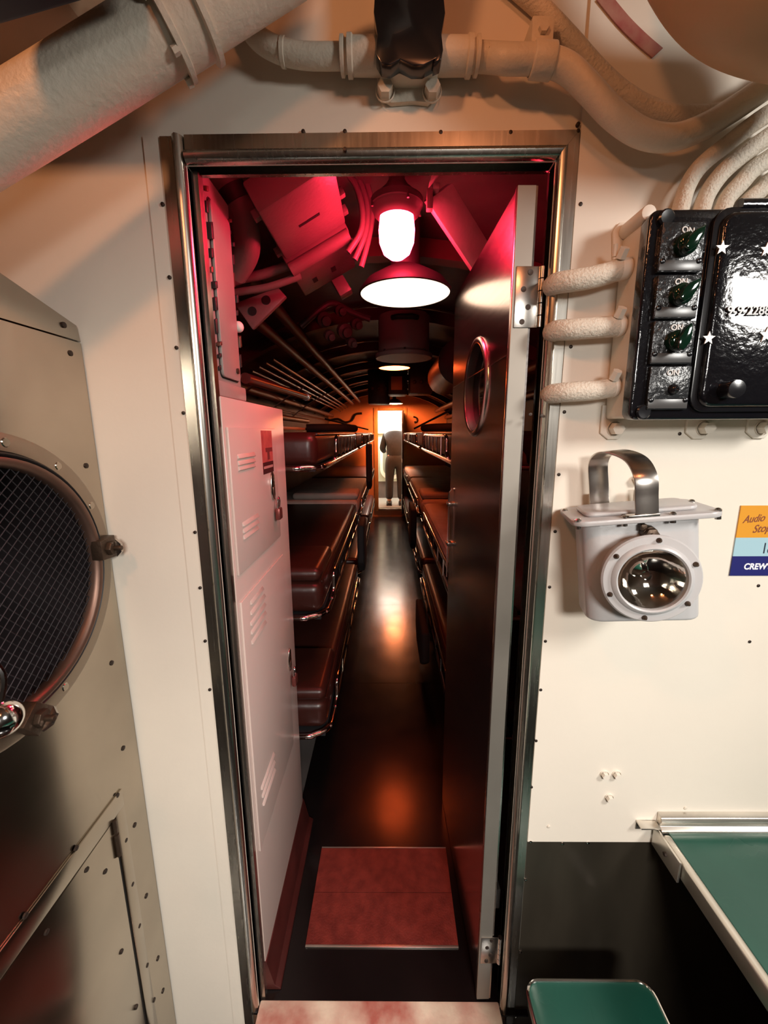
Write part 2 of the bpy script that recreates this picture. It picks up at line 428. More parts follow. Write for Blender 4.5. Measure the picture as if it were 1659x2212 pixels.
MB().box((dxb-0.035, BY1-0.42, 0.13), (dxb-0.005, BY1-0.03, dz1-0.02)).build('panel', DARKMET, dleaf, bevel=0.003)
for zz in (0.4, 1.0, 1.6): MB().box((dxb-0.04, BY1-0.43, zz), (dxb-0.03, BY1-0.36, zz+0.06)).build('hinge', ALU, dleaf, bevel=0.002)
# compartment beyond
FY = 9.2
struct(MB().box((-1.2, BY1+0.05, dz0-0.05), (1.4, FY, dz0-0.004)).build('floor', mat('far_floor', (0.22, 0.21, 0.19), 0.3), smooth=0), 'grey floor beyond the far doorway')
struct(MB().box((-1.2, FY, 0), (1.4, FY+0.04, 2.4)).build('wall_back', WHITE, smooth=0), 'white wall beyond the far doorway')
struct(MB().box((-1.24, BY1+0.05, 0), (-1.2, FY, 2.4)).build('wall_left', WHITE, smooth=0), 'white left wall beyond the far doorway')
struct(MB().box((1.4, BY1+0.05, 0), (1.44, FY, 2.4)).build('wall_right', WHITE, smooth=0), 'white right wall beyond the far doorway')
struct(MB().box((-1.2, BY1+0.05, 2.36), (1.4, FY, 2.4)).build('ceiling', WHITE, smooth=0), 'white ceiling beyond the far doorway')

# ------------------------------------------------------------------ steel cabinet at the left
CX = -0.57
cab = thing('steel_cabinet', 'stainless steel cabinet at left with a round mesh covered port', 'cabinet', (CX-0.2, 0.2, -0.12))
seam = at(159, 735, X=CX).z
CY0, CY1 = -0.9, WY-0.004
vc = Vector((CX, 0.557, 1.486-0.226)); VR = 0.188
# side panel with a real round hole
m = MB(); K = 64; ring = []; outer = []
z0c, z1c = -0.12, seam-0.0015
for i in range(K):
    a = 2*PI*i/K; c, s_ = math.cos(a), math.sin(a)
    ring.append((CX, vc.y+VR*c, vc.z+VR*s_))
    ts = []
    if c > 1e-9: ts.append((CY1-vc.y)/c)
    if c < -1e-9: ts.append((CY0-vc.y)/c)
    if s_ > 1e-9: ts.append((z1c-vc.z)/s_)
    if s_ < -1e-9: ts.append((z0c-vc.z)/s_)
    t = min(ts); outer.append((CX, vc.y+t*c, vc.z+t*s_))
m._add(ring+outer, [(i, (i+1) % K, (i+1) % K+K, i+K) for i in range(K)])
for cy, cz in ((CY1, z1c), (CY0, z1c), (CY0, z0c), (CY1, z0c)):
    k = min(range(K), key=lambda i: (Vector(outer[i])-Vector((CX, cy, cz))).length)
    for j in (k-1, k):
        a_, b_ = Vector(outer[j % K]), Vector(outer[(j+1) % K])
        if abs(a_.y-b_.y) > 1e-5 and abs(a_.z-b_.z) > 1e-5:
            m._add([a_, b_, (CX, cy, cz)], [(0, 1, 2)])
m.build('side_panel', STEELP, cab, smooth=0)
tp = [at(162, 702, X=CX), at(159.5, 735, X=CX), at(0, 688, X=CX), at(0, 589, X=CX)]
ext = (tp[3]-tp[0])*2.2
MB().prism([tp[0]+Vector((0, .004, 0)), Vector((CX, CY1, seam+0.0012)), Vector((CX, -0.3, seam+0.0012)), Vector((CX, -0.3, (tp[0]+ext).z)), tp[0]+ext*0.999], (-0.02, 0, 0)).build('top_trim', STEELP, cab, bevel=0.001)
MB().prism([(CX-0.021, CY1, z0c), (CX-0.021, CY1, z1c), (CX-0.6, CY1, z1c), (CX-0.6, CY1, z0c)], (0, -0.02, 0)).build('end_panel', STEELP, cab, smooth=0)
# port : flange, groove, copper rim, recess, mesh
MB().lathe(vc, (1, 0, 0), [(0.187, -0.004), (0.234, -0.004), (0.234, 0.004), (0.230, 0.006), (0.207, 0.006), (0.206, 0.001)], 72).build('port_flange', mat('port_flange_metal', (0.32, 0.26, 0.20), 0.34, 0.95, var=0.2, vscale=8), cab, smooth=40)
MB().lathe(vc, (1, 0, 0), [(0.206, 0.001), (0.205, 0.010), (0.202, 0.013), (0.199, 0.010), (0.1985, 0.002)], 72).build('gasket', RUBBER, cab, smooth=60)
MB().lathe(vc, (1, 0, 0), [(0.1985, 0.002), (0.197, 0.014), (0.192, 0.016), (0.186, 0.013), (0.183, 0.006), (0.183, -0.004)], 72).build('port_rim', COPPER, cab, smooth=60)
MB().lathe(vc, (1, 0, 0), [(0.187, -0.003), (0.186, -0.16), (0.0, -0.16)], 48).build('recess', mat('recess_dark', (0.02, 0.014, 0.016), 0.55, var=0.5, vscale=8), cab)
m = MB(); pit = 0.0128
for s_ in (1, -1):
    for i in range(-14, 15):
        d = i*pit
        h = math.sqrt(max(0, 0.184**2-d*d))
        a = math.radians(40 if s_ > 0 else -50)
        dirv = Vector((0, math.cos(a), math.sin(a))); nv = Vector((0, -math.sin(a), math.cos(a)))
        c = vc+nv*d+Vector((0.001*s_, 0, 0))
        m.cyl(c-dirv*h, c+dirv*h, 0.0009, seg=5, cap=False)
m.build('wire_mesh', MESHM, cab, kind='stuff')
for ang in (52, 78, 100, 25, -70, -110, 170, 140, -150):
    a = math.radians(ang); p = vc+Vector((0.005, 0.220*math.cos(a), 0.220*math.sin(a)))
    MB().lathe(p, (1, 0, 0), [(0.0075, -0.003), (0.0075, 0.001), (0.006, 0.0022), (0, 0.0022)], 16).build('screw', STEELP, cab)
for px, py, rot in ((218, 1180, 0), (62, 1555, -50), (-150, 1180, 180)):
    p = at(px, py, X=CX) if px > 0 else vc+Vector((0, -0.225, 0))
    dr = Vector((0, math.cos(math.radians(rot)), math.sin(math.radians(rot)))); pe = Vector((0, -dr.z, dr.y))
    d_ = MB(); q_ = p+Vector((0.004, 0, 0))-dr*0.012
    d_.prism([q_-pe*0.019-dr*0.022, q_+pe*0.019-dr*0.022, q_+pe*0.022+dr*0.018, q_-pe*0.022+dr*0.018], (0.022, 0, 0))
    d_.hexbolt(q_+Vector((0.022, 0, 0)), (1, 0, 0), 0.015, 0.010)
    d_.cyl(q_+dr*0.0+Vector((0.028, 0, 0)), q_+Vector((0.046, 0, 0)), 0.005, seg=10)
    dog = d_.build('clamp', BRASS, cab, bevel=0.0015, label='dark bronze clamp on the port rim')
    MB().prism([q_+Vector((0.034, 0, 0))+pe*0.018, q_+Vector((0.034, 0, 0))-pe*0.018, q_+Vector((0.044, 0, 0))-pe*0.008, q_+Vector((0.044, 0, 0))+pe*0.008], dr*0.006).build('wing_nut', WORNM, dog)
for a, b in ((138,702),(152,763),(186,1006),(241,1432),(266,1616),(291,1782),(316,1935),(341,2070),(352,2140)):
    p = at(a, b, X=CX); MB().lathe(p, (1, 0, 0), [(0.0055, -0.002), (0.005, 0.0016), (0.002, 0.0024), (0, 0.0024)], 10).build('screw', SCREW, cab)
# lower access door
ap = at(260, 1703, X=CX); az = ap.z; ay = ap.y
m = MB().box((CX, -0.1, az-0.040), (CX+0.004, ay, az)).box((CX, ay-0.030, 0.0), (CX+0.004, ay, az-0.040))
m.build('door_frame', STEELP, cab, bevel=0.001, label='riveted stainless frame of the lower access door')
adoor = MB().box((CX, -0.1, 0.0), (CX+0.0025, ay-0.036, az-0.045)).build('access_door', STEELP, cab, bevel=0.0008)
MB().box((CX, ay-0.036, 0.0), (CX+0.0006, ay-0.030, az-0.045)).build('door_gap', RUBBER, cab, smooth=0)
hp = at(250, 1825, X=CX)
hm = MB().cyl(hp+Vector((0.005, 0, -0.026)), hp+Vector((0.005, 0, 0.026)), 0.005, seg=10).cyl(hp+Vector((0.005, 0, 0.030)), hp+Vector((0.005, 0, 0.060)), 0.004, seg=10)
hm.build('hinge', BRASS, cab)
for a, b in ((254,1718),(165,1832),(188,1878),(228,1882),(272,1815),(286,1910),(301,2000),(263,2055),(318,2085),(333,2160),(295,2175),(55,1978),(101,2013)):
    p = at(a, b, X=CX+0.003); MB().lathe(p, (1, 0, 0), [(0.005, -0.001), (0.0042, 0.0016), (0, 0.002)], 8).build('rivet', SCREW, cab)
# ball handled lever in front of the cabinet
bp_ = at(2, 1553, X=-0.47)
lev = thing('ball_lever', 'polished steel ball knob on a thin lever at the left edge', 'lever', bp_)
MB().sphere(bp_, 0.0225, 24, 16).build('ball', CHROME, lev)
q0 = at(-8, 1440, X=-0.475)
MB().tube([bp_+Vector((0, 0, 0.018)), q0, q0+Vector((-0.05, -0.03, 0.06)), Vector((CX+0.012, q0.y-0.06, q0.z+0.09))], 0.005, 10).build('rod', CHROME, lev)

# ------------------------------------------------------------------ table, stool
tz = at(1500, 1777, Y=WY).z; tx = at(1412, 1775, Y=WY).x
tb = thing('mess_table', 'green topped mess table with a metal edge rail, fixed to the bulkhead', 'table', (tx+0.4, 0.2, -0.12))
MB().box((tx+0.018, -0.75, tz-0.022), (1.6, WY-0.012, tz)).build('tabletop', GREEN, tb, bevel=0.002)
m = MB().box((tx, -0.75, tz-0.040), (tx+0.018, WY-0.03, tz+0.003))
m.build('edge_rail', ALU, tb, bevel=0.006, bseg=3, label='rounded metal edge rail along the table side')
pe = [(0, -.004), (0, .012), (-.006, .017), (-.012, .012), (-.015, .020), (-.011, .030), (-.004, .034), (0, .034)]
zb = tz-0.004
MB().prism([(tx+0.002, WY-0.004+y, zb+z) for y, z in [(0, 0), (-.022, 0), (-.022, .008), (-.012, .013), (-.012, .020), (-.018, .026), (-.014, .036), (0, .040)]], (0.95, 0, 0)).build('backsplash', ALU, tb, bevel=0.002)
bk = MB().box((tx-0.045, WY-0.026, tz+0.008), (tx+0.0, WY-0.004, tz+0.012)).box((tx-0.045, WY-0.006, tz-0.012), (tx, WY-0.004, tz+0.012))
bk.box((tx-0.006, WY-0.095, tz-0.048), (tx-0.001, WY-0.010, tz+0.004))
br = bk.build('wall_bracket', ALU, tb, bevel=0.001, label='small angle bracket holding the table to the bulkhead')
MB().hexbolt((tx-0.006, WY-0.055, tz-0.022), (-1, 0, 0), 0.005, 0.004).build('bolt', SCREW, br)
MB().cyl((1.2, 0.0, -0.12), (1.2, 0.0, tz-0.022), 0.04, seg=20).build('pedestal', STEEL, tb)
sz = 0.30
sx0 = at(1142, 2150, Z=sz).x; sx1 = at(1418, 2150, Z=sz).x; sy1 = at(1280, 2116, Z=sz).y
st = thing('bench_stool', 'low stool with a green rounded top and thin metal rim', 'stool', ((sx0+sx1)/2, sy1-0.17, -0.12))
pts = rrect(sx0, sx1, sy1-0.34, sy1, 0.028)
MB().prism([(x, y, sz-0.030) for x, y in pts], (0, 0, 0.026)).build('seat', GREEN, st, bevel=0.001)
MB().tube([(x, y, sz-0.004) for x, y in pts], 0.0032, 8, closed=True, smooth=0).build('metal_rim', CHROME, st)
MB().cyl(((sx0+sx1)/2, sy1-0.17, -0.12), ((sx0+sx1)/2, sy1-0.17, sz-0.03), 0.035, seg=20).lathe(((sx0+sx1)/2, sy1-0.17, -0.12), (0, 0, 1), [(0.11, 0), (0.11, 0.008), (0.05, 0.02), (0.035, 0.03)], 24).build('pedestal', STEELD, st)

# ------------------------------------------------------------------ audio tour sign
SY = WY-0.0045
s0 = at(1597, 1092, Y=SY); s1 = at(1577, 1243, Y=SY)
SX0, SZ1, SZ0 = (s0.x+s1.x)/2, s0.z, s1.z; SX1 = SX0+0.125
za = at(1590, 1161, Y=SY).z; zb_ = at(1585, 1201, Y=SY).z
sg = thing('audio_tour_sign', 'flat yellow, pale blue and navy audio tour sign on the bulkhead', 'sign', (SX0, SY, SZ0))
MB().box((SX0, SY-0.002, za), (SX1, SY, SZ1)).build('yellow_panel', mat('sign_yellow', (0.70, 0.31, 0.03), 0.4), sg, smooth=0)
MB().box((SX0, SY-0.002, zb_), (SX1, SY, za)).build('blue_panel', mat('sign_blue', (0.36, 0.56, 0.64), 0.4), sg, smooth=0)
MB().box((SX0, SY-0.002, SZ0), (SX1, SY, zb_)).build('navy_panel', mat('sign_navy', (0.018, 0.02, 0.14), 0.4), sg, smooth=0)
brn = mat('sign_brown', (0.24, 0.07, 0.03), 0.5); blk = mat('sign_black', (0.02, 0.03, 0.05), 0.5); wht = mat('sign_white', (0.85, 0.85, 0.9), 0.5)
up = (0, 0, 1); yt = SY-0.0022
text_mesh('lettering', 'Audio Tour', 0.0215, brn, sg, (SX0+0.008, yt, za+0.030), (1, 0, 0.10), up, 0.0003, 0.35, 0.0002, sx=0.80)
text_mesh('lettering', 'Stop', 0.0225, brn, sg, (SX0+0.030, yt, za+0.010), (1, 0, 0.10), up, 0.0003, 0.35, 0.0002, sx=0.85)
text_mesh('lettering', '18', 0.032, blk, sg, (at(1641, 1196, Y=SY).x, yt, zb_+0.006), (1, 0, 0), up, 0.0003, sx=0.72)
text_mesh('lettering', "CREW'S", 0.0175, wht, sg, (SX0+0.025, yt, SZ0+0.014), (1, 0, 0), up, 0.0003, 0.1, 0.0006, sx=0.92)

# ------------------------------------------------------------------ battle lantern
psi = math.radians(-12)
LFY = 0.68
cfl = at(1262, 1133, Y=LFY)
LM = Matrix.Translation(cfl) @ Matrix.Rotation(psi, 4, 'Z') @ Matrix.Rotation(math.radians(-7), 4, 'Y') @ Matrix.Translation((0, 0, -cfl.z))     # local x along the front, y into the wall
lzt = cfl.z; lzb = at(1290, 1345, Y=LFY).z; LW = 0.180; LD = 0.092
lan = thing('battle_lantern', 'grey box shaped hand lantern with a round lens, hung on the bulkhead', 'lantern', LM @ Vector((LW/2, LD/2, lzb)))
def lrr(g_, r): return [(x, y) for x, y in rrect(-g_, LW+g_, -g_, LD+g_, r)]
MB(LM).prism([(x, y, lzb) for x, y in lrr(0, 0.026)], (0, 0, lzt-lzb)).build('body', GREY, lan, bevel=0.006, bseg=3)
lid = MB(LM).prism([(x, y, lzt) for x, y in lrr(0.021, 0.022)], (0, 0, 0.010)).build('lid', GREY, lan, bevel=0.003)
MB(LM).prism([(x, y, lzt+0.010) for x, y in lrr(-0.004, 0.016)], (0, 0, 0.008)).build('raised_panel', GREY, lid, bevel=0.004, bseg=3)
for x, y in ((-.012,-.012),(0.058,-.014),(.128,-.014),(LW+.012,-.010),(-.014,LD*.9),(LW+.013,LD*.8),(.035,LD+.012),(.10,LD+.013),(.15,LD+.013)):
    MB(LM).lathe((x, y, lzt+0.009), (0, 0, 1), [(0.0055, 0), (0.0052, 0.003), (0.003, 0.005), (0, 0.0055)], 10).build('lid_bolt', WORNM, lid)
    if y < 0: MB(LM).lathe((x, y, lzt+0.001), (0, 0, -1), [(0.0045, 0), (0.0045, 0.005), (0, 0.005)], 8).build('lid_bolt', WORNM, lid)
hx = LW*0.50; hb = hx-.040; hm_ = hx-.02; ht = at(1370, 985, Y=LFY+.03).z
h0 = lzt+0.011
MB(LM).strap([(hb, LD+.004, h0), (hb, LD+.004, h0+0.040), (hb, LD+.002, ht-0.022), (hb+.006, LD*.80, ht-0.003), (hm_, LD*.45, ht-0.001), (hx-.004, 0.012, ht-0.014), (hx, -0.014, ht-0.040), (hx, -0.016, h0+0.03), (hx, -0.016, h0)], (1, 0, 0), 0.034, 0.0045, 5).build('handle', WORNM, lan, bevel=0.0012, smooth=40, label='worn metal carrying handle')
MB(LM).box((hx-.028, -.020, h0-.001), (hx+.018, -.002, h0+.003)).box((hb-.018, LD-.008, h0-.001), (hb+.045, LD+.016, h0+.003)).build('handle_foot', WORNM, lan, bevel=0.001)
# switch knob on the front
kx = LW*0.53; kz = lzt-0.020
kn = MB(LM).cyl((kx, 0, kz), (kx, -0.016, kz), 0.0125, 0.0115, 12).hexbolt((kx, -0.014, kz), (0, -1, 0), 0.0115, 0.010)
kn.cyl((kx, -0.023, kz), (kx, -0.027, kz), 0.004, seg=8).box((kx-.013, -.014, kz+.006), (kx-.004, -.002, kz+.016))
kn.build('switch_knob', BRASS, lan, bevel=0.001, label='dull bronze nut on the front')
# lens ring
lc = LM.inverted() @ at(1413, 1257, Y=0.612); lc.y = 0
lx, lz = lc.x, lc.z
MB(LM).lathe((lx, 0.002, lz), (0, -1, 0), [(0.064, 0), (0.062, 0.020), (0.060, 0.032)], 48).build('neck', GREY, lan, smooth=50)
rg = MB(LM).lathe((lx, -0.030, lz), (0, -1, 0), [(0.050, 0.0), (0.0715, 0.0), (0.0735, 0.003), (0.0735, 0.006), (0.071, 0.009), (0.060, 0.010), (0.0575, 0.014), (0.053, 0.016), (0.0505, 0.014), (0.0500, 0.004)], 64).build('lens_ring', GREY, lan, smooth=35)
for i in range(6):
    a = math.radians(20+60*i)
    MB(LM).lathe((lx+0.0655*math.cos(a), -0.038, lz+0.0655*math.sin(a)), (0, -1, 0), [(0.0045, 0), (0.0045, 0.002), (0.0028, 0.006), (0.0015, 0.0085), (0, 0.0085)], 10).build('ring_screw', BRASS, rg)
MB(LM).lathe((lx, -0.036, lz), (0, -1, 0), [(0.0505, 0.0), (0.040, -0.014), (0.028, -0.022), (0.014, -0.027), (0.004, -0.029), (0, -0.029)], 48).build('reflector', REFLECT, lan, smooth=80, label='shiny bowl reflector')
MB(LM).sphere((lx, -0.020, lz), 0.008, 12, 8).build('bulb', CLEAR, lan)
MB(LM).lathe((lx, -0.038, lz), (0, -1, 0), [(0.0502, 0), (0.038, 0.0035), (0.02, 0.0058), (0, 0.0065), (0, 0.0045), (0.02, 0.0038), (0.038, 0.0015), (0.0502, -0.001)], 48).build('lens', CLEAR, lan, smooth=80)
# wall bracket behind
wb = MB(LM)
for x in (0.055, 0.135):
    wb.strap([(x, LD+.012, lzt-.05), (x, LD+.012, lzt+.020), (x-.004, LD+.030, lzt+.030), (x-.006, LD+.034, lzt-.02)], (1, 0, 0), 0.026, 0.004, 4)
wb.build('wall_bracket', CREAM, lan, bevel=0.001)
p = LM @ Vector((LW/2, LD, lzt-.08))
MB().box((p.x-0.05, p.y-0.004, p.z-0.04), (p.x+0.05, WY-0.004, p.z+0.05)).build('mounting_block', CREAM, lan, bevel=0.003)
for a, b in ((1302,1058),(1378,1035)):
    q = at(a, b, Y=WY-0.006); MB().hexbolt(q, (0, -1, 0), 0.011, 0.012).build('mounting_bolt', CREAM, lan)

# ------------------------------------------------------------------ black switch box
BYF = 0.705
bx0 = at(1384, 680, Y=BYF).x; bzt = at(1405, 450, Y=BYF).z; bzb = at(1362, 907, Y=BYF).z; bx1 = bx0+0.33
sb = thing('switch_box', 'glossy black switch box on a cream base with rotary switches down its left side', 'switch box', (bx0+0.16, WY, bzb))
MB().box((bx0+0.004, BYF+0.026, bzb+0.004), (bx1-0.004, WY-0.004, bzt-0.006)).build('base', CREAM, sb, bevel=0.006, bseg=3, label='cream painted base housing')
for fx in (bx0+0.003, bx0+0.165, bx1-0.05):
    MB().prism([(fx-0.006, WY-0.010, bzb+0.03), (fx-0.006, WY-0.010, bzb-0.022), (fx+0.010, WY-0.010, bzb-0.034), (fx+0.030, WY-0.010, bzb-0.034), (fx+0.075, WY-0.010, bzb+0.03)], (0, 0.006, 0)).build('mounting_foot', CREAM, sb, bevel=0.002)
for fx in (bx0-0.004, bx1-0.02):
    MB().prism([(fx-0.004, WY-0.010, bzt-0.05), (fx-0.010, WY-0.010, bzt+0.006), (fx, WY-0.010, bzt+0.020), (fx+0.02, WY-0.010, bzt+0.020), (fx+0.045, WY-0.010, bzt-0.03)], (0, 0.006, 0)).build('mounting_foot', CREAM, sb, bevel=0.002)
for fx, fz in ((bx0+0.022, bzb-0.014), (bx0+0.190, bzb-0.014), (bx1-0.03, bzb-0.014)):
    MB().lathe((fx, WY-0.010, fz), (0, -1, 0), [(0.014, 0), (0.014, 0.002), (0.0135, 0.003)], 16).hexbolt((fx, WY-0.012, fz), (0, -1, 0), 0.012, 0.016).build('mounting_bolt', CREAM, sb)
MB().cyl((bx0+0.008, WY-0.010, bzt+0.004), (bx0+0.008, BYF+0.02, bzt+0.004), 0.013, 0.012, 14).build('mounting_bolt', CREAM, sb, bevel=0.002)
# cover
cv = MB().prism([(x, BYF+0.028, z) for x, z in rrect(bx0, bx1, bzb, bzt, 0.014)], (0, -0.026, 0)).build('cover', BLACK, sb, bevel=0.004, bseg=3, label='glossy black cover')
dx0 = at(1525, 680, Y=BYF).x; dzt = at(1540, 462, Y=BYF).z; dzb = at(1500, 880, Y=BYF).z
MB().prism([(x, BYF+0.002, z) for x, z in rrect(dx0, bx1-0.012, dzb, dzt, 0.022)], (0, -0.014, 0)).build('hinged_door', BLACK, cv, bevel=0.007, bseg=3, label='raised rounded door on the cover')
MB().prism([(x, BYF+0.002, z) for x, z in rrect(dx0-0.010, bx1-0.004, dzb-0.008, dzt+0.008, 0.026)], (0, -0.006, 0)).build('door_seat', BLACKS, cv, bevel=0.002)
MB().cyl((dx0+0.03, BYF+0.004, bzt+0.003), (bx1-0.02, BYF+0.004, bzt+0.003), 0.0105, seg=14).build('hinge_bar', BLACK, cv)
kp = at(1583, 842, Y=BYF-0.02)
MB().lathe(Vector((kp.x-0.006, BYF-0.010, kp.z)), (0, -1, 0), [(0.014, 0), (0.013, 0.012), (0.0145, 0.022), (0.0135, 0.026), (0.004, 0.0275), (0, 0.0275)], 24).build('door_knob', BLACKS, cv, smooth=50)
rows = [(1425,480,1515,590), (1414,594,1506,690), (1407,693,1495,788), (1398,791,1487,886)]
for i, (a, b, c, d) in enumerate(rows):
    q0 = at(a, b, Y=BYF-0.002); q1 = at(c, d, Y=BYF-0.002)
    cxp = (q0.x+q1.x)/2; hw = 0.0335; cz0, cz1 = q1.z+0.0008, q0.z-0.0008
    MB().box((cxp-hw, BYF-0.005, cz0), (cxp+hw, BYF+0.003, cz1)).build('switch_plate', SWITCHP, cv, bevel=0.0015)
    MB().box((cxp-hw+.001, BYF-0.0062, cz0+0.002), (cxp+hw-.001, BYF-0.004, cz0+0.017)).build('label_strip', mat('label_strip_grey', (0.07, 0.07, 0.07), 0.3), cv, bevel=0.0005)
    for sx_ in (-1, 1):
        MB().lathe((cxp+sx_*(hw-0.005), BYF-0.0055, cz0+0.0155), (0, -1, 0), [(0.004, 0), (0.004, 0.002), (0.002, 0.003), (0, 0.003)], 10).build('plate_screw', BLACKS, cv)
    text_mesh('lettering', 'ON' if i else '94 A', 0.0125, LETTER, cv, (cxp+0.003, BYF-0.0055, cz1-0.0145), (1, 0, 0), up, 0.0006, align='CENTER', bold=0.0003) if i else text_mesh('lettering', 'ON', 0.0125, LETTER, cv, (cxp+0.006, BYF-0.0055, cz1-0.0165), (1, 0, -0.15), up, 0.0006, align='CENTER', bold=0.0003)
    cz = (cz0+cz1)/2+0.002
    if i < 3:
        ang = math.radians((35, 40, 18)[i]); KM = Matrix.Translation((cxp+0.002, BYF-0.005, cz)) @ Matrix.Rotation(ang, 4, 'Y')
        k_ = MB(KM).lathe((0, 0, 0), (0, -1, 0), [(0.0165, 0), (0.016, 0.010), (0.0135, 0.015), (0, 0.016)], 20)
        k_.prism([(-.005, -0.010, -.018), (.005, -0.010, -.018), (.0095, -0.010, -.004), (.007, -0.010, .010), (0, -0.010, .024), (-.007, -0.010, .010), (-.0095, -0.010, -.004)], (0, -0.017, 0))
        k_.build('rotary_switch', GREENK, cv, bevel=0.003, bseg=2, label='dark green pointed rotary switch')
    else:
        MB().lathe((cxp+0.006, BYF-0.005, cz-0.004), (0, -1, 0), [(0.0085, 0), (0.0085, 0.004), (0.005, 0.009), (0.003, 0.010), (0.0, 0.008)], 16).build('indicator_stud', BLACKS, cv)
for a, b in ((1390, 890), (1440, 470)):
    q = at(a, b, Y=BYF-0.001); MB().lathe((q.x, BYF+0.002, q.z), (0, -1, 0), [(0.0125, 0), (0.0125, 0.004), (0.010, 0.006), (0.004, 0.0055), (0, 0.0055)], 16).build('cover_screw', BLACKS, cv)
text_mesh('lettering', '9-9-22885-S', 0.0185, mat('raised_numerals', (0.10, 0.10, 0.105), 0.3), cv, (at(1553, 688, Y=BYF).x, BYF-0.0135, at(1553, 686, Y=BYF).z), (1, 0, 0), up, 0.0018, bold=0.0004, label='raised black numerals')
def star(p, r):
    pts = [(p.x+(r if k % 2 == 0 else r*.42)*math.sin(k*PI/5), p.y, p.z+(r if k % 2 == 0 else r*.42)*math.cos(k*PI/5)) for k in range(10)]
    MB().prism(pts, (0, -0.0016, 0)).build('star', mat('star_paint', (0.78, 0.78, 0.76), 0.3), cv, smooth=0, label='small pale star')
for a, b, r in ((1559, 536, .0125), (1530, 731, .0125), (1655, 540, .0125), (1655, 724, .0150)):
    q = at(a, b, Y=BYF-0.012); star(Vector((q.x, BYF-0.012, q.z)), r*0.85)

# cables into the left of the switch box
grp = 'stub cables left of the switch box'
lbl = ['topmost of three braided cream cables entering the left of the black switch box',
       'middle one of three braided cream cables entering the left of the black switch box',
       'lowest of three braided cream cables entering the left of the black switch box']
for i, pp in enumerate((((1195,612),(1240,606),(1290,597),(1340,581)), ((1195,714),(1235,712),(1290,708),(1335,705)), ((1190,850),(1230,847),(1285,843),(1325,836)))):
    r0 = [at(a, b, Y=WY-y_) for (a, b), y_ in zip(pp, (0.020, 0.036, 0.040, 0.040))]
    t_ = thing('stub_cable', lbl[i], 'cable', r0[0], grp)
    w0 = r0[0].copy(); w0.y = WY+0.0
    MB().tube([w0+Vector((0.004, -0.004, 0))]+[r0[0]+Vector((.006, 0, 0))]+r0[1:], 0.0175, 14).build('braid', CLOTH, t_, smooth=60)
    e = r0[-1]; dr = (r0[-1]-r0[-2]).normalized()
    MB().cyl(e-dr*0.004, Vector((bx0+0.0035, e.y, e.z+0.001)), 0.0185, 0.0165, 16).build('gland', CREAM, t_, bevel=0.002)
    MB().hexbolt(e+Vector((-0.008, -0.012, 0.012)), (0.1, -0.6, 0.8), 0.0085, 0.016).build('gland_bolt', CREAM, t_)
    if i == 0: MB().cyl(e+Vector((-.016, -0.008, 0.016)), e+Vector((-.017, -0.01, 0.034)), 0.004, seg=8).build('gland_pin', CREAM, t_)

# ------------------------------------------------------------------ overhead : junction box, conduits, pipes
JY = 0.735
jx0 = at(812, 80, Y=JY).x; jx1 = at(958, 80, Y=JY).x; jzb = at(880, 160, Y=JY+.02).z
jb = thing('junction_box', 'black lumpy junction box hanging over the doorway', 'junction box', ((jx0+jx1)/2, WY, jzb))
pts = [(jx0, jzb+.012), (jx0+.008, jzb), (jx0+.022, jzb-.002), (jx0+.036, jzb+.005), (jx0+.055, jzb-.003), (jx0+.072, jzb-.003), (jx0+.090, jzb+.005), (jx1-.014, jzb), (jx1-.003, jzb+.004), (jx1, jzb+.016),
       (jx1-.003, jzb+.036), (jx1+.002, jzb+.062), (jx1-.002, jzb+.09), (jx1+.004, jzb+.26), (jx0-.002, jzb+.26), (jx0, jzb+.10), (jx0-.003, jzb+.064), (jx0+.002, jzb+.036)]
MB().prism([(x, JY, z) for x, z in pts], (0, 0.026, 0)).build('body', BLACKS, jb, bevel=0.005, bseg=2)
MB().box((jx0+.006, JY+0.026, jzb+0.006), (jx1-.004, WY, jzb+.25)).build('back_housing', CREAMP, jb, bevel=0.004)
pb = [at(812, 150, Y=WY-.01), at(952, 150, Y=WY-.01), at(945, 205, Y=WY-.01), at(925, 222, Y=WY-.01), at(895, 218, Y=WY-.01), at(845, 222, Y=WY-.01), at(820, 208, Y=WY-.01)]
MB().prism(pb, (0, 0.010, 0)).build('mounting_plate', CREAMP, jb, bevel=0.002)
for a, b in ((832, 199), (933, 200)):
    q = at(a, b, Y=WY-.012); MB().lathe(q, (0, -1, 0), [(0.016, 0), (0.016, 0.002), (0.015, 0.003)], 16).hexbolt(q, (0, -1, 0), 0.013, 0.016).build('mounting_bolt', CREAMP, jb)
CYY = WY-0.030
def path(pp, y): return [at(a, b, Y=y) for a, b in pp]
for side, x0_, x1_, nm in ((-1, 735, 815, 'left'), (1, 956, 1035, 'right')):
    a_ = at(x0_ if side < 0 else x1_, 122, Y=CYY); b_ = at(x1_ if side < 0 else x0_, 122, Y=CYY)
    gl = MB().lathe(a_, b_-a_, [(0.020, 0), (0.024, 0.001), (0.024, 0.006), (0.020, 0.008), (0.020, 0.011), (0.0255, 0.012), (0.0255, 0.019), (0.023, 0.021), (0.0235, (b_-a_).length-.002), (0.0235, (b_-a_).length+.01)], 28)
    gl.build('gland', CREAMP, jb, smooth=30, label='ridged cream gland on the %s side' % nm)
c1 = thing('conduit', 'cream conduit curving down from above into the left of the black junction box', 'conduit', at(600, 110, Y=CYY))
e_ = at(515, -70, Y=CYY)
MB().tube([Vector((e_.x, e_.y, 2.379))]+path(((515,-70),(520,-20),(527,30),(553,78),(600,108),(660,121),(742,122)), CYY), 0.0165, 16, smooth=8).build('pipe', CREAMP, c1, smooth=60)
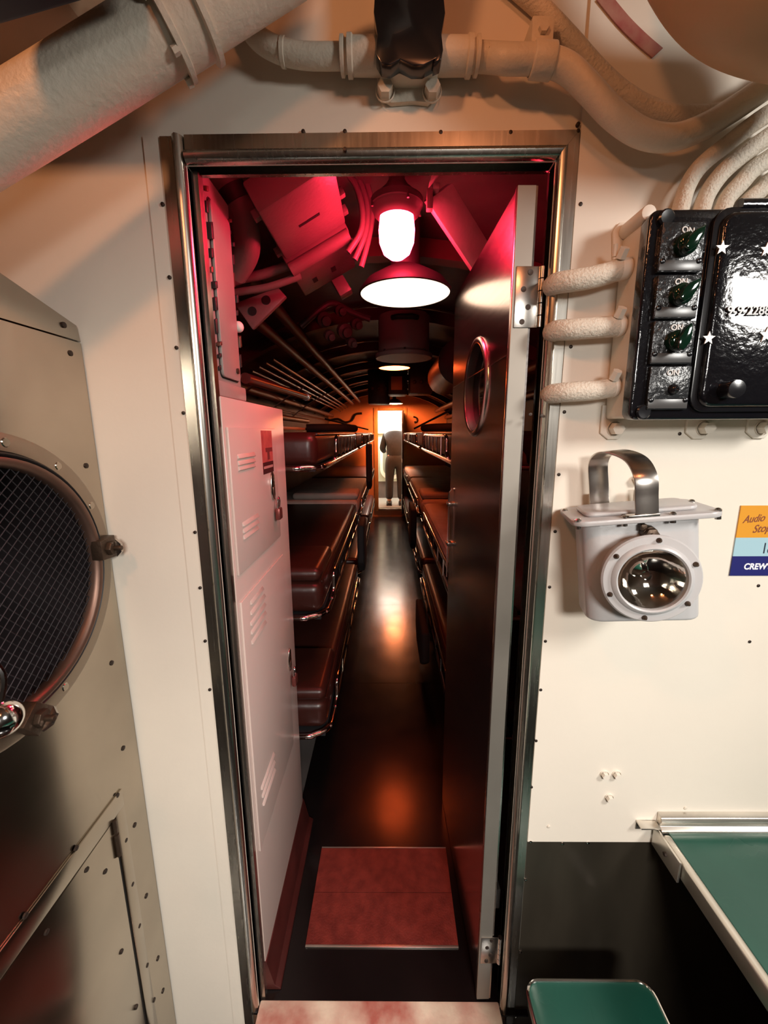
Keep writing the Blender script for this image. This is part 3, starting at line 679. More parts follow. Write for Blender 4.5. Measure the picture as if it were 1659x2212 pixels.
q = at(605, 110, Y=CYY); MB().lathe(at(612, 113, Y=CYY), (1, 0, -0.12), [(0.017, -.004), (0.0185, -.003), (0.0185, .003), (0.017, .004)], 20).build('collar', CREAMP, c1)
c2 = thing('conduit', 'cream conduit leaving the right of the black junction box in an S bend', 'conduit', at(1200, 130, Y=CYY))
MB().tube(path(((1028,123),(1060,125)), CYY)+path(((1100,128),(1170,130),(1225,148),(1275,195),(1325,248),(1385,288),(1450,298),(1520,274),(1590,232),(1659,185),(1760,120)), CYY-0.018), 0.0185, 16, smooth=8).build('pipe', CREAMP, c2, smooth=60)
cl = at(1172, 129, Y=CYY-.018)
MB().lathe(cl-Vector((0.017, 0, 0)), (1, 0, -0.08), [(0.019, 0), (0.0225, 0.001), (0.0225, 0.034), (0.019, 0.035)], 24).box((cl.x-.017, CYY-.012, cl.z+.018), (cl.x+.017, WY, cl.z+.062)).build('clamp', CREAMP, c2, bevel=0.002, label='strap clamp on the conduit')
MB().hexbolt((cl.x, CYY-.012, cl.z+.044), (0, -1, 0), 0.008, 0.006).build('clamp_bolt', CREAMP, c2)
c3 = thing('armoured_cable', 'thinner braided cable running above and beside the S bend conduit', 'cable', at(1300, 150, Y=CYY))
e_ = at(1000, -130, Y=WY-.0145)
MB().tube([Vector((e_.x-.04, e_.y, 2.379))]+path(((1000,-130),(1080,-60),(1120,-25),(1170,20),(1235,88),(1290,150),(1345,200),(1410,236),(1480,249),(1550,244),(1615,218),(1690,140)), WY-.0145), 0.0135, 14, smooth=8).build('braid', CLOTH, c3, smooth=60)
fan = [((1690,228),(1635,262),(1575,308),(1512,360),(1482,410),(1466,470),'leftmost cream cable in the bundle dropping into the top of the black switch box'),
       ((1700,268),(1650,302),(1600,338),(1556,378),(1525,425),(1509,475),'second cream cable from the left in the bundle above the black switch box'),
       ((1710,308),(1665,340),(1625,368),(1600,396),(1568,432),(1552,475),'middle cream cable in the bundle above the black switch box'),
       ((1720,348),(1690,372),(1660,392),(1642,412),(1610,440),(1593,475),'second cream cable from the right in the bundle above the black switch box'),
       ((1735,388),(1715,402),(1692,415),(1682,430),(1654,450),(1636,475),'rightmost cream cable in the bundle above the black switch box')]
for i, f_ in enumerate(fan):
    t_ = thing('bundle_cable', f_[6], 'cable', at(*f_[3], Y=0.765), 'cable bundle above the switch box')
    MB().tube(path(f_[:6], 0.760), (0.0130, 0.0135, 0.0140, 0.0130, 0.0135)[i], 14, smooth=7).build('braid', CLOTH, t_, smooth=60)
# big pipe at upper left
pa = at(-160, 385, Y=0.60); pb_ = at(640, -115, Y=0.66)
op = thing('overhead_pipe', 'thick cream pipe slanting across the upper left corner', 'pipe', pa.lerp(pb_, .5))
pm = at(240, 140, Y=0.63)
MB().tube([pa+(pa-pm)*2.0, pa, pm, pb_, Vector((pb_.x+.10, pb_.y, pb_.z+.05)), Vector((pb_.x+.13, pb_.y, 2.385))], 0.0435, 28, smooth=10).build('pipe', CREAMP, op, smooth=60)
d_ = (pb_-pm).normalized(); fc = at(395, 48, Y=0.643)
fcx = pm+d_*(fc-pm).dot(d_)
MB().lathe(fcx-d_*0.026, d_, [(0.043, 0), (0.054, 0), (0.054, 0.007), (0.047, 0.009), (0.047, 0.043), (0.054, 0.045), (0.054, 0.052), (0.043, 0.052)], 28).build('flange', CREAMP, op, smooth=30, label='bolted flange collar')
u_, v_ = frame_of(d_)
for k in range(6):
    q = fcx+(u_*math.cos(k*PI/3)+v_*math.sin(k*PI/3))*0.0495
    MB().hexbolt(q-d_*0.026, -d_, 0.006, 0.008).build('flange_bolt', CREAMP, op)
tr = thing('ventilation_elbow', 'big rounded orange cream duct elbow at the upper right corner', 'duct', at(1560, 30, Y=0.6))
e_ = at(1520, -430, Y=0.60)
MB().tube([Vector((e_.x-.01, e_.y, 2.38))]*(e_.z < 2.3)+[e_, at(1560, -250, Y=0.60), at(1650, -110, Y=0.60), at(1800, -50, Y=0.60), at(2000, -40, Y=0.60)], 0.09, 32, smooth=10).build('duct', mat('elbow_paint', (0.68, 0.44, 0.25), 0.5, var=0.15, vscale=5), tr, smooth=60)
dk = thing('dark_duct', 'dark blue black duct in the top left corner', 'duct', at(60, 10, Y=0.5))
a0 = at(-80, 85, Y=0.5); a1 = at(330, -35, Y=0.56)
MB().prism([a0, a1, Vector((a1.x, a1.y, 2.379)), Vector((a0.x, a0.y, 2.379))], (0, -0.10, 0)).build('casing', mat('dark_duct_paint', (0.012, 0.013, 0.022), 0.5), dk, bevel=0.006)
MB().box((-0.72, 0.60, 2.02), (-0.40, 0.72, 2.379)).build('stiffener', mat('orange_cream_paint', (0.5, 0.32, 0.2), 0.5, var=.2), dk, bevel=0.01)
rs = MB().strap([at(1300, -10, Y=WY-0.006), at(1345, 45, Y=WY-0.006), at(1385, 85, Y=WY-0.006), at(1420, 115, Y=WY-0.006)], (0.6, 0, 0.5), 0.02, 0.002, 4).build('red_marker', mat('red_marking', (0.34, 0.08, 0.07), 0.5, col2=(0.42, 0.20, 0.15), vscale=30), loc=at(1345, 45, Y=WY-0.006))
tag(rs, 'faded red painted marker strip on the bulkhead below the duct elbow', 'marker')

# ------------------------------------------------------------------ hinged door leaf
hy0 = 0.813; hx_ = 0.2335; DL = 0.60; yaw = math.atan2(0.014, 0.6)
DM = Matrix.Translation((hx_, hy0, 0)) @ Matrix.Rotation(yaw, 4, 'Z')      # local y runs along the leaf, x thickness
door = thing('door_1', 'narrow stainless door leaf swung open into the sleeping compartment', 'structure', (hx_, hy0, 0.0)); door['kind'] = 'structure'
DZ0, DZ1, DT = 0.008, 1.912, 0.034
pc = Vector((0, 0.272, 1.597)); PR = 0.108
m = MB(DM); K = 48
for xx in (0.0, DT):
    ring = []; outer = []
    for i in range(K):
        a = 2*PI*i/K; c, s_ = math.cos(a), math.sin(a)
        ring.append((xx, pc.y+PR*c, pc.z+PR*s_)); ts = []
        if c > 1e-9: ts.append((DL-pc.y)/c)
        if c < -1e-9: ts.append((0-pc.y)/c)
        if s_ > 1e-9: ts.append((DZ1-pc.z)/s_)
        if s_ < -1e-9: ts.append((DZ0-pc.z)/s_)
        t = min(ts); outer.append((xx, pc.y+t*c, pc.z+t*s_))
    m._add(ring+outer, [(i, (i+1) % K, (i+1) % K+K, i+K) for i in range(K)])
    for cy, cz in ((DL, DZ1), (0, DZ1), (0, DZ0), (DL, DZ0)):
        for j in range(K):
            a_, b_ = Vector(outer[j]), Vector(outer[(j+1) % K]); cc = Vector((xx, cy, cz))
            on = lambda p: abs(p.y-cy) < 1e-6 or abs(p.z-cz) < 1e-6
            if on(a_) and on(b_) and abs(a_.y-b_.y) > 1e-5 and abs(a_.z-b_.z) > 1e-5: m._add([a_, b_, cc], [(0, 1, 2)])
m._add([(0,0,DZ0),(DT,0,DZ0),(DT,0,DZ1),(0,0,DZ1),(0,DL,DZ0),(DT,DL,DZ0),(DT,DL,DZ1),(0,DL,DZ1)], [(0,1,2,3),(7,6,5,4),(3,2,6,7),(4,5,1,0)])
m.build('leaf', DOORM, door, smooth=30)
MB(DM).lathe((0, pc.y, pc.z), (-1, 0, 0), [(0.106, -DT-.003), (0.106, 0.002), (0.107, 0.006), (0.113, 0.008), (0.121, 0.005), (0.123, 0.0)], 56).build('porthole_ring', WORNM, door, smooth=50)
MB(DM).lathe((0, pc.y, pc.z), (-1, 0, 0), [(0.1055, 0.004), (0.100, -0.004), (0.098, -DT)], 56).build('gasket', RUBBER, door, smooth=50)
MB(DM).cyl((0.020, pc.y, pc.z), (0.015, pc.y, pc.z), 0.104, seg=48).build('porthole_pane', glass('porthole_glass', (0.35, 0.25, 0.25)), door)
for i, zz in enumerate((pc.z+0.035, pc.z-0.125)): MB(DM).box((-0.0012, 0.012 if i else 0.012, zz), (0.0, DL-0.01, zz+0.0025)).build('weld_seam', WORNM, door, smooth=0)
MB(DM).box((-0.003, 0.0, DZ0), (0.0, 0.012, DZ1)).build('edge_strip', STEEL, door, bevel=0.001)
MB(DM).box((-0.002, -0.0015, DZ0), (DT-.004, 0.0, DZ1)).build('edge_plate', mat('door_edge_steel', (0.34, 0.31, 0.27), 0.55, 0.8, var=0.1), door, smooth=0, label='bright steel edge facing the doorway')
def hinge(zc, hgt):
    h = MB(DM).box((0.002, -0.0035, zc-hgt/2), (0.046, -0.0015, zc+hgt/2)).build('hinge', WORNM, door, bevel=0.001, label='worn steel butt hinge')
    kx_ = 0.050
    for k in range(5):
        z_ = zc-hgt/2+hgt*k/5
        MB(DM).cyl((kx_, -0.002, z_+.001), (kx_, -0.002, z_+hgt/5-.001), 0.0058, seg=12).build('knuckle', WORNM, h)
    for k, (xx, f_) in enumerate(((.028, .40), (.017, .13), (.027, -.16), (.017, -.40))):
        MB(DM).lathe((xx, -0.0035, zc+hgt*f_), (0, -1, 0), [(0.0055, -.001), (0.0048, 0.001), (0.002, 0.0006), (0, 0.0006)], 12).build('screw', SCREW, h)
hinge((at(1140, 575, Y=.80).z+at(1130, 700, Y=.80).z)/2, 0.105)
hinge(at(1060, 2065, Y=.80).z, 0.085)
MB(DM).box((DT, 0.005, 0.3), (DT+.012, 0.03, 0.36)).build('stop', DARKMET, door, bevel=0.002)
ro = thing('door_latch_bar', 'thin chrome latch rod standing along the aisle side of the open door', 'latch', DM @ Vector((-0.012, DL-0.03, 1.1)))
la = MB(DM)
MB(DM).tube([(-0.004, DL-.05, 1.30), (-0.010, DL-.035, 1.285), (-0.010, DL-.035, 1.12), (-0.010, DL-.033, 0.98)], 0.0025, 8, smooth=0).build('rod', CHROME, ro)
for zz in (1.24, 1.10): MB(DM).box((-0.016, DL-.06, zz), (0.0, DL-.02, zz+.012)).build('guide', WORNM, ro, bevel=0.001)

# ------------------------------------------------------------------ locker
LX = -0.331
lt = at(612, 885, X=LX); lb = at(653, 1735, X=LX)
LY0, LY1 = BY0+0.006, (lt.y+lb.y)/2
LZ1, LZ0 = lt.z, lb.z
lk = thing('crew_locker', 'pale steel locker with two louvred doors just inside the doorway', 'locker', (LX-0.2, (LY0+LY1)/2, 0.0))
MB().box((LX-0.42, LY0, LZ0), (LX, LY1, LZ1)).build('body', LOCKER, lk, bevel=0.003)
MB().prism([(LX-0.40, LY0, 0.001), (LX+0.036, LY0, 0.001), (LX+0.034, LY0, 0.008), (LX+0.020, LY0, 0.016), (LX+0.002, LY0, max(LZ0, .016)-0.0005), (LX-0.40, LY0, max(LZ0, .016)-0.0005)], (0, LY1-LY0+0.01, 0)).build('base_curb', REDDECK, lk, bevel=0.002, label='glossy red brown base curb')
def ldoor(zt, zb_, yr, name):
    return MB().box((LX, LY0+0.012, zb_), (LX+0.0055, yr, zt)).build(name, LOCKER, lk, bevel=0.0018, label='upper locker door' if zt > 1.2 else 'lower locker door')
u_t = at(590, 926, X=LX).z; u_b = at(606, 1155, X=LX).z; u_r = at(590, 926, X=LX).y
l_t = at(610, 1195, X=LX).z; l_b = at(628, 1615, X=LX).z; l_r = at(620, 1400, X=LX).y
du = ldoor(u_t, u_b, u_r, 'door'); dl = ldoor(l_t, l_b, l_r, 'door')
def louvre(par, x0, y0, x1, y1):
    a = at(x0, y0, X=LX+0.006); b = at(x1, y1, X=LX+0.006); zz = (a.z+b.z)/2
    MB().prism([(LX+0.005, a.y, zz-.006), (LX+0.0105, a.y, zz-.004), (LX+0.005, a.y, zz+.006)], (0, b.y-a.y, 0)).build('louvre', LOCKER, par, bevel=0.0015)
for q in ((513,985,550,982),(514,1000,550,994),(515,1012,550,1004)): louvre(du, *q)
for q in ((524,1130,558,1115),(525,1145,558,1128),(526,1160,557,1140)): louvre(du, *q)
for q in ((541,1300,568,1272),(541,1320,572,1290),(541,1344,573,1308),(542,1360,574,1328),(543,1382,574,1348)): louvre(dl, *q)
for q in ((564,1700,592,1630),(566,1718,593,1646),(568,1738,594,1661)): louvre(dl, *q)
# picture card on the upper door
ca = at(563, 930, X=LX+.0058); cb = at(591, 1018, X=LX+.0058)
card = MB().box((LX+0.0055, ca.y, cb.z), (LX+0.0062, cb.y, ca.z)).build('card', mat('card_red', (0.55, 0.12, 0.10), 0.5, col2=(0.40, 0.06, 0.06), vscale=30), du, smooth=0, label='small photo card with a dark caption band')
hh = ca.z-cb.z
MB().box((LX+0.0062, ca.y, cb.z), (LX+0.0066, cb.y, cb.z+hh*.27)).build('caption_band', mat('card_dark', (0.06, 0.012, 0.012), 0.5), card, smooth=0)
MB().box((LX+0.0066, ca.y+.006, cb.z+hh*.12), (LX+0.0068, cb.y-.006, cb.z+hh*.18)).build('caption_line', mat('card_pale', (0.5, 0.25, 0.22), 0.5), card, smooth=0)
MB().box((LX+0.0062, ca.y+.03, cb.z+hh*.50), (LX+0.0066, cb.y-.004, cb.z+hh*.60)).box((LX+0.0062, ca.y+.045, cb.z+hh*.32), (LX+0.0066, ca.y+.065, cb.z+hh*.50)).build('picture_shape', mat('card_mid', (0.18, 0.03, 0.03), 0.5), card, smooth=0)
# latches and padlocks
def latch(par, px, py, lab):
    p = at(px, py, X=LX+0.006)
    MB().prism([(p.x-.001, p.y-.016+a, p.z+b) for a, b in ((.006,.040),(.020,.048),(.032,.036),(.034,-.02),(.026,-.034),(.010,-.030),(0,-.010),(0,.018))], (0.005, 0, 0)).build('latch_plate', WORNM, par, bevel=0.0015)
    MB().prism([(p.x+.003, p.y-.010+a, p.z+b) for a, b in ((.004,.004),(.018,.004),(.018,-.012),(.011,-.026),(.004,-.012))], (0.003, 0, 0)).build('latch_cup', COPPER, par, bevel=0.001)
    h = Vector((p.x+.006, p.y+.016, p.z-.030))
    k = thing('padlock', lab, 'padlock', h)
    MB().tube([h+Vector((.004, -.009, -.030)), h+Vector((.006, -.009, -.008)), h+Vector((.006, 0, .002)), h+Vector((.006, .009, -.008)), h+Vector((.004, .009, -.030))], 0.0025, 8, smooth=4).build('shackle', CHROME, k)
    MB().box((h.x-.002, h.y-.016, h.z-.062), (h.x+.012, h.y+.016, h.z-.028)).build('case', mat('padlock_red', (0.22, 0.06, 0.05), 0.35, 0.6), k, bevel=0.004)
latch(du, 588, 1055, 'small padlock hanging from the upper locker latch')
latch(dl, 625, 1430, 'small padlock hanging from the lower locker latch')

# switchboard above the locker
PX = -0.362
SBP = mat('switchboard_paint', (0.33, 0.33, 0.30), 0.4, var=0.06, vscale=12, bump=0.15, bscale=80)
pzb = LZ1+0.003; pzt = 2.0
py1 = at(519, 800, X=PX).y; py0 = BY0+0.012
pn = thing('switchboard', 'pale switchboard panel standing above the locker, black toggles along both edges', 'switchboard', (PX-0.1, 0.9, pzb))
MB().box((PX-0.25, py0, pzb), (PX, py1, pzt)).build('cabinet', SBP, pn, bevel=0.004)
MB().box((PX-0.2, py0+0.004, pzb+0.002), (PX+0.010, py1+0.004, pzb+0.034)).build('base_rail', SBP, pn, bevel=0.004)
fy0 = at(468, 700, X=PX).y; fy1 = py1-0.020
MB().prism([(PX, y, z) for y, z in rrect(fy0, fy1, pzb+0.046, pzt-0.045, 0.012)], (0.007, 0, 0)).build('front_plate', SBP, pn, bevel=0.0015)
MB().prism([(PX, y, z) for y, z in rrect(fy0-0.003, fy1+0.003, pzb+0.043, pzt-0.042, 0.013)], (0.0012, 0, 0)).build('plate_gap', RUBBER, pn, smooth=0)
hts = [0.012, 0.026, 0.016, 0.034, 0.014, 0.022, 0.030, 0.012, 0.036, 0.018]
for e, yy in ((0, fy1+0.0045), (1, fy0-0.013)):
    zz = pzb+0.055
    for k in range(11):
        hh_ = hts[(k*3+e*4) % 10]
        MB().prism([(PX, yy, zz), (PX, yy+0.011, zz+0.004), (PX, yy+0.011, zz+hh_), (PX, yy, zz+hh_-0.005)], (0.004+0.003*(k % 3), 0, 0)).build('toggle', COPPER if k % 4 == 2 else RUBBER, pn, bevel=0.001)
        zz += hh_+0.012
MB().lathe((PX+0.007, fy1-0.022, pzb+0.068), (1, 0, 0), [(0.0065, 0), (0.0065, 0.004), (0, 0.005)], 12).build('plate_screw', BRASS, pn)
MB().sphere((PX+0.004, py1-0.004, pzb+0.175), 0.013, 12, 8).build('indicator_dome', WHITE, pn)

# ------------------------------------------------------------------ hull ribs, pipes, racks
def hull_arc(Y, a0, a1, r, n=24):
    return [Vector((hull(math.radians(a0+(a1-a0)*i/n), r)[0], Y, hull(math.radians(a0+(a1-a0)*i/n), r)[1])) for i in range(n+1)]
DULLP = mat('dull_pipe', (0.075, 0.045, 0.038), 0.34, 0.8, var=0.2, vscale=20)
RIBP = mat('rib_paint', (0.13, 0.065, 0.05), 0.45, var=0.25, vscale=9)
for k, yy in enumerate((1.62, 2.45, 3.3, 4.15, 5.0, 5.85, 6.7)):
    a = hull_arc(yy, -56, 56, HR-0.004); b = hull_arc(yy, -56, 56, HR-0.075)
    m = MB(); n = len(a); vs = []
    for i in range(n):
        vs += [a[i]+Vector((0, -.006, 0)), b[i]+Vector((0, -.03, 0)), b[i]+Vector((0, .03, 0)), a[i]+Vector((0, .006, 0))]
    m._add(vs, [(i*4+q, i*4+(q+1) % 4, i*4+4+(q+1) % 4, i*4+4+q) for i in range(n-1) for q in range(4)]+[(3, 2, 1, 0), tuple(range(n*4-4, n*4))])
    o = m.build('hull_rib', RIBP, loc=(0, yy, 2.1))
    tag(o, ['nearest', 'second', 'third', 'fourth', 'fifth', 'sixth', 'farthest'][k]+' curved steel rib under the hull, counted from the doorway', 'rib', 'hull ribs'); o['kind'] = 'structure'
for k, ang in enumerate((-45.5, -44, -42.5, -41, -39.5, -30, -28.3, -26.6, -24.9)):
    x, z = hull(math.radians(ang), HR-0.115)
    o = MB().cyl((x, 2.5, z), (x, 7.1, z), 0.0115, seg=10).build('thin_pipe', DULLP if k < 9 else HULL, loc=(x, 2.5, z))
    nth = ('lowest', 'second', 'third', 'fourth', 'uppermost')[k] if k < 5 else ('lowest', 'second', 'third', 'uppermost')[k-5]
    if k < 5: tag(o, '%s of five thin pipes low on the left hull, counted from below' % nth, 'pipe', 'low row of thin pipes')
    else: tag(o, '%s of four thin pipes high on the left hull, counted from below' % nth, 'pipe', 'high row of thin pipes')
for k, (ang, r_, lab) in enumerate(((-35.5, 0.030, 'thick dark red pipe along the left hull between two rows of thin pipes'), (-21, 0.026, 'painted pipe along the left hull above the thin pipes, left of a twin pipe'), (-17, 0.026, 'painted twin pipe along the left hull, nearest to the crown'),
                                    (31, 0.035, 'pipe along the right hull, upper of two'), (38, 0.028, 'pipe along the right hull, lower of two'))):
    x, z = hull(math.radians(ang), HR-0.085-r_*.5)
    o = MB().cyl((x, 1.5, z), (x, 7.1, z), r_, seg=16).build('hull_pipe', RIBP, loc=(x, 1.5, z)); tag(o, lab, 'pipe')
for k, (ya, yb) in enumerate(((2.7, 2.9), (3.6, 3.9), (4.5, 4.9))):
    a = hull_arc(ya, -30+k*3, -50+k*4, HR-0.138, 10); b = [p+Vector((0, 0.04, 0)) for p in a]
    m = MB().strap(a, (0, 1, 0), 0.035, 0.006, 1)
    o = m.build('pipe_hanger', RIBP, loc=a[5]); tag(o, ['nearest', 'middle', 'farthest'][k]+' flat curved hanger strap clamping the thin pipes on the left hull', 'hanger')
rp = thing('support_pipe', 'dark red support pipe with a pale end nut above the locker', 'pipe', at(560, 840, X=-0.50))
e0 = at(530, 817, X=-0.42); e1 = at(664, 858, X=-0.42)
MB().cyl(e0, e1, 0.016, seg=14).build('pipe', REDDECK, rp)
MB().sphere(e1, 0.020, 12, 8).cyl(e1-(e1-e0).normalized()*0.05, e1-(e1-e0).normalized()*0.03, 0.021, seg=12).build('end_nut', WORNM, rp)
e0 = at(460, 865, X=-0.5); e1 = at(640, 905, X=-0.5)
o = MB().cyl((-0.50, 1.36, e0.z-.02), (-0.50, 2.6, e0.z-.02), 0.013, seg=12).build('support_pipe', REDDECK, loc=(-0.5, 1.4, e0.z)); tag(o, 'dark pipe just above the locker top, behind the nut ended pipe', 'pipe')
o = MB().box((-0.72, 1.9, 1.512), (-0.69, 3.6, 1.532)).build('pale_rail', WHITE, bevel=0.003, loc=(-0.7, 2.7, 1.5)); tag(o, 'pale horizontal rail behind the top left bunk, right of the locker', 'rail')

# junction boxes on the hull left of the red lamp
def hullbox(name, lab, Y0, Y1, sA, sB, th, cat='junction box', bev=0.006):
    """box lying under the hull slope from point sA to sB (x, z)"""
    t = thing(name, lab, cat, ((sA[0]+sB[0])/2, (Y0+Y1)/2, (sA[1]+sB[1])/2))
    A = Vector((sA[0], Y0, sA[1])); B = Vector((sB[0], Y0, sB[1])); d = (B-A).normalized(); nrm = Vector((-d.z, 0, d.x))
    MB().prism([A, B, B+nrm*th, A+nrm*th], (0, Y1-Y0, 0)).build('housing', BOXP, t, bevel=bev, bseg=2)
    return t, A, B, d, nrm
t, A, B, d, nrm = hullbox('large_junction_box', 'large flat junction box with a dark slot, lit red under the hull', 1.0, 1.25, (-0.2824, 1.962), (-0.112, 2.055), 0.07)
c = A.lerp(B, .52)+Vector((0, .13, 0))
MB().prism([c-d*.030-nrm*.001, c+d*.030-nrm*.001, c+d*.030+nrm*.004, c-d*.030+nrm*.004], (0, 0.010, 0)).build('slot', RUBBER, t)
for q in (A+Vector((0, .03, 0)), A+Vector((0, .22, 0)), B+Vector((0, .03, 0)), B+Vector((0, .14, 0)), B+Vector((0, .22, 0))):
    s_ = -1 if (q-A).length < .23 else 1
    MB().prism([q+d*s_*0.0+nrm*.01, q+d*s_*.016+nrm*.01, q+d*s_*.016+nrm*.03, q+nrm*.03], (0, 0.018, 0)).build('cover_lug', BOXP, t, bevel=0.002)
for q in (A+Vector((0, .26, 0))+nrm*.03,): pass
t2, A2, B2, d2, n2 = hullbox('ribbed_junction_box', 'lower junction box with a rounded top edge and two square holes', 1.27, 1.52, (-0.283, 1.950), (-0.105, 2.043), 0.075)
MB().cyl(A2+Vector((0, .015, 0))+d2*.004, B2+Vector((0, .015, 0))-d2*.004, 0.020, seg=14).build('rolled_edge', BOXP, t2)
for f_ in (.28, .62):
    c = A2.lerp(B2, f_)+Vector((0, .15, 0))
    MB().prism([c-d2*.008-n2*.001, c+d2*.008-n2*.001, c+d2*.008+n2*.004, c-d2*.008+n2*.004], (0, 0.035, 0)).build('square_hole', RUBBER, t2)
for f_ in (.02, .98):
    c = A2.lerp(B2, f_)+Vector((0, .05, 0)); MB().hexbolt(c, -n2, 0.010, 0.012).build('bolt', BOXP, t2)
# elbow duct, cables, bracket under the boxes
el = thing('elbow_duct', 'thick elbow duct with a dark end cap left of the large junction box', 'duct', at(530, 490, Y=1.05))
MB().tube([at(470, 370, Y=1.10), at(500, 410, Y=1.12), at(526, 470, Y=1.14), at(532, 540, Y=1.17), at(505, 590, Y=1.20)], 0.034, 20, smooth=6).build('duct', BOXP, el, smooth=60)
MB().cyl(at(497, 405, Y=1.118), at(514, 437, Y=1.128), 0.0365, seg=20).build('dark_band', RUBBER, el)
for i, (pp, lab) in enumerate(((((470,620),(520,603),(570,592),(625,572)), 'upper of two red lit cables leading into the lower junction box'), (((470,640),(520,630),(580,620),(650,596)), 'lower of two red lit cables leading into the lower junction box'))):
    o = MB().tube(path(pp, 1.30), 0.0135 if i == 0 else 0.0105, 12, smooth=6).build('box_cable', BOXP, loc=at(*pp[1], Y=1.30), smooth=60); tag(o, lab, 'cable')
bkt = thing('pipe_bracket', 'angled pale bracket plate with round holes below the red lit cables', 'bracket', at(560, 670, Y=1.42))
q4 = [at(505, 655, Y=1.42), at(600, 620, Y=1.42), at(618, 640, Y=1.42), at(545, 712, Y=1.42)]
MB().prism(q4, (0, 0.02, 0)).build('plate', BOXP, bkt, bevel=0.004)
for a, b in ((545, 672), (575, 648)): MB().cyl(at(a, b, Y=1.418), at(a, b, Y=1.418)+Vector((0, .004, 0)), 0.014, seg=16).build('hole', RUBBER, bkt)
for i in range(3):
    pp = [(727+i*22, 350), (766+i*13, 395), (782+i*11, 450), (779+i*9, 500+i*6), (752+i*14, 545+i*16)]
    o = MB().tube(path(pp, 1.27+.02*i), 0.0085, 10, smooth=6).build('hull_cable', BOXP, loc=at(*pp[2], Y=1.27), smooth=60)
    tag(o, ['left', 'middle', 'right'][i]+' of three thin cables looping right of the junction boxes', 'cable', 'looping cables by the lamp')
for i, (pp, lab) in enumerate((((660,665),(700,640),(730,660),(745,720)), ((690,700),(740,690),(790,700),(812,720)))) if False else ():
    pass
vm = thing('valve_manifold', 'dark cluster of valves and fittings on the left hull beyond the junction boxes', 'valve', at(735, 700, Y=2.0))
for a, b, r_ in ((700,690,.034),(735,670,.026),(745,715,.034),(712,725,.024),(770,700,.026),(760,740,.022)):
    q = at(a, b, Y=2.0); MB().lathe(q, (0.4, -.8, -.4), [(r_*.5, -.03), (r_, -.02), (r_, .01), (r_*.6, .02), (r_*.6, .04), (0, .042)], 14).build('valve_body', HULL, vm)
MB().tube(path(((650,705),(690,670),(720,655),(755,672),(800,690)), 2.0), 0.014, 10, smooth=5).build('manifold_pipe', HULL, vm)
tb_ = [at(715, 605, Y=1.5), at(740, 592, Y=1.5), at(760, 625, Y=1.5), at(735, 640, Y=1.5)]
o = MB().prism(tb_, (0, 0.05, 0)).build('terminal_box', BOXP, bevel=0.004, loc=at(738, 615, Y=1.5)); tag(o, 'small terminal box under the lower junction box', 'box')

# ------------------------------------------------------------------ lamps and ceiling units
LC = at(857, 508, Y=1.15)
rl = thing('red_globe_lamp', 'glowing red globe lamp hanging from the hull just inside the doorway', 'lamp', LC+Vector((0, 0, .1)))
MB().lathe(LC+Vector((0, 0, .062)), (0, 0, -1), [(0.030, 0), (0.0415, 0.015), (0.046, 0.05), (0.044, 0.080), (0.034, 0.104), (0.018, 0.116), (0, 0.119)], 32).build('globe', EM_RED, rl, smooth=80)
CAPM = mat('lamp_cap_paint', (0.055, 0.04, 0.038), 0.5)
MB().lathe(LC+Vector((0, 0, .048)), (0, 0, 1), [(0.0465, -0.012), (0.050, -0.008), (0.058, 0.000), (0.062, 0.012), (0.066, 0.016), (0.066, 0.030), (0.052, 0.040), (0.030, 0.060), (0.020, 0.075), (0.020, 0.12)], 32).build('cap', CAPM, rl, smooth=40)
for k in range(4):
    a = k*PI/2+.4; MB().tube([LC+Vector((math.cos(a)*r_, math.sin(a)*r_, z)) for r_, z in ((.063, .078), (.066, .054))], 0.003, 6, smooth=0).build('cap_clip', CAPM, rl)
SCN = at(875, 635, Y=1.37)
wl_ = thing('disc_lamp', 'round lamp with a bright white diffuser under a wide shade, behind the red globe', 'lamp', SCN)
MB().lathe(SCN, (0, 0, 1), [(0.0, 0), (0.138, 0.0), (0.138, 0.002)], 48).build('diffuser', EM_WHT, wl_)
MB().lathe(SCN, (0, 0, 1), [(0.1385, -0.002), (0.143, 0.0), (0.143, 0.006), (0.120, 0.034), (0.075, 0.060), (0.045, 0.075), (0.045, 0.20), (0, 0.20)], 48).build('shade', mat('dark_shade', (0.010, 0.008, 0.008), 0.6), wl_, smooth=50)
st_ = thing('hull_strut', 'flat slanting strut lit red between the lamp and the open door', 'strut', at(970, 480, Y=1.27))
p0 = at(945, 415, Y=1.14); p1 = at(1060, 595, Y=1.26)
MB().strap([p0, p1], at(1000, 480, Y=1.3)-at(965, 505, Y=1.3), 0.072, 0.03, 0).build('bar', SBP, st_, bevel=0.003)
MB().strap([at(940, 385, Y=1.09), at(950, 358, Y=1.09)], (0.6, 0, 0.6), 0.045, 0.03, 0).box(at(934, 408, Y=1.11), at(950, 392, Y=1.11)+Vector((0, .04, 0))).build('head_bracket', SBP, st_, bevel=0.003)
MB().box(at(922, 450, Y=1.11), at(936, 405, Y=1.11)+Vector((0, .02, 0))).build('bolt_tab', BOXP, st_, bevel=0.002)
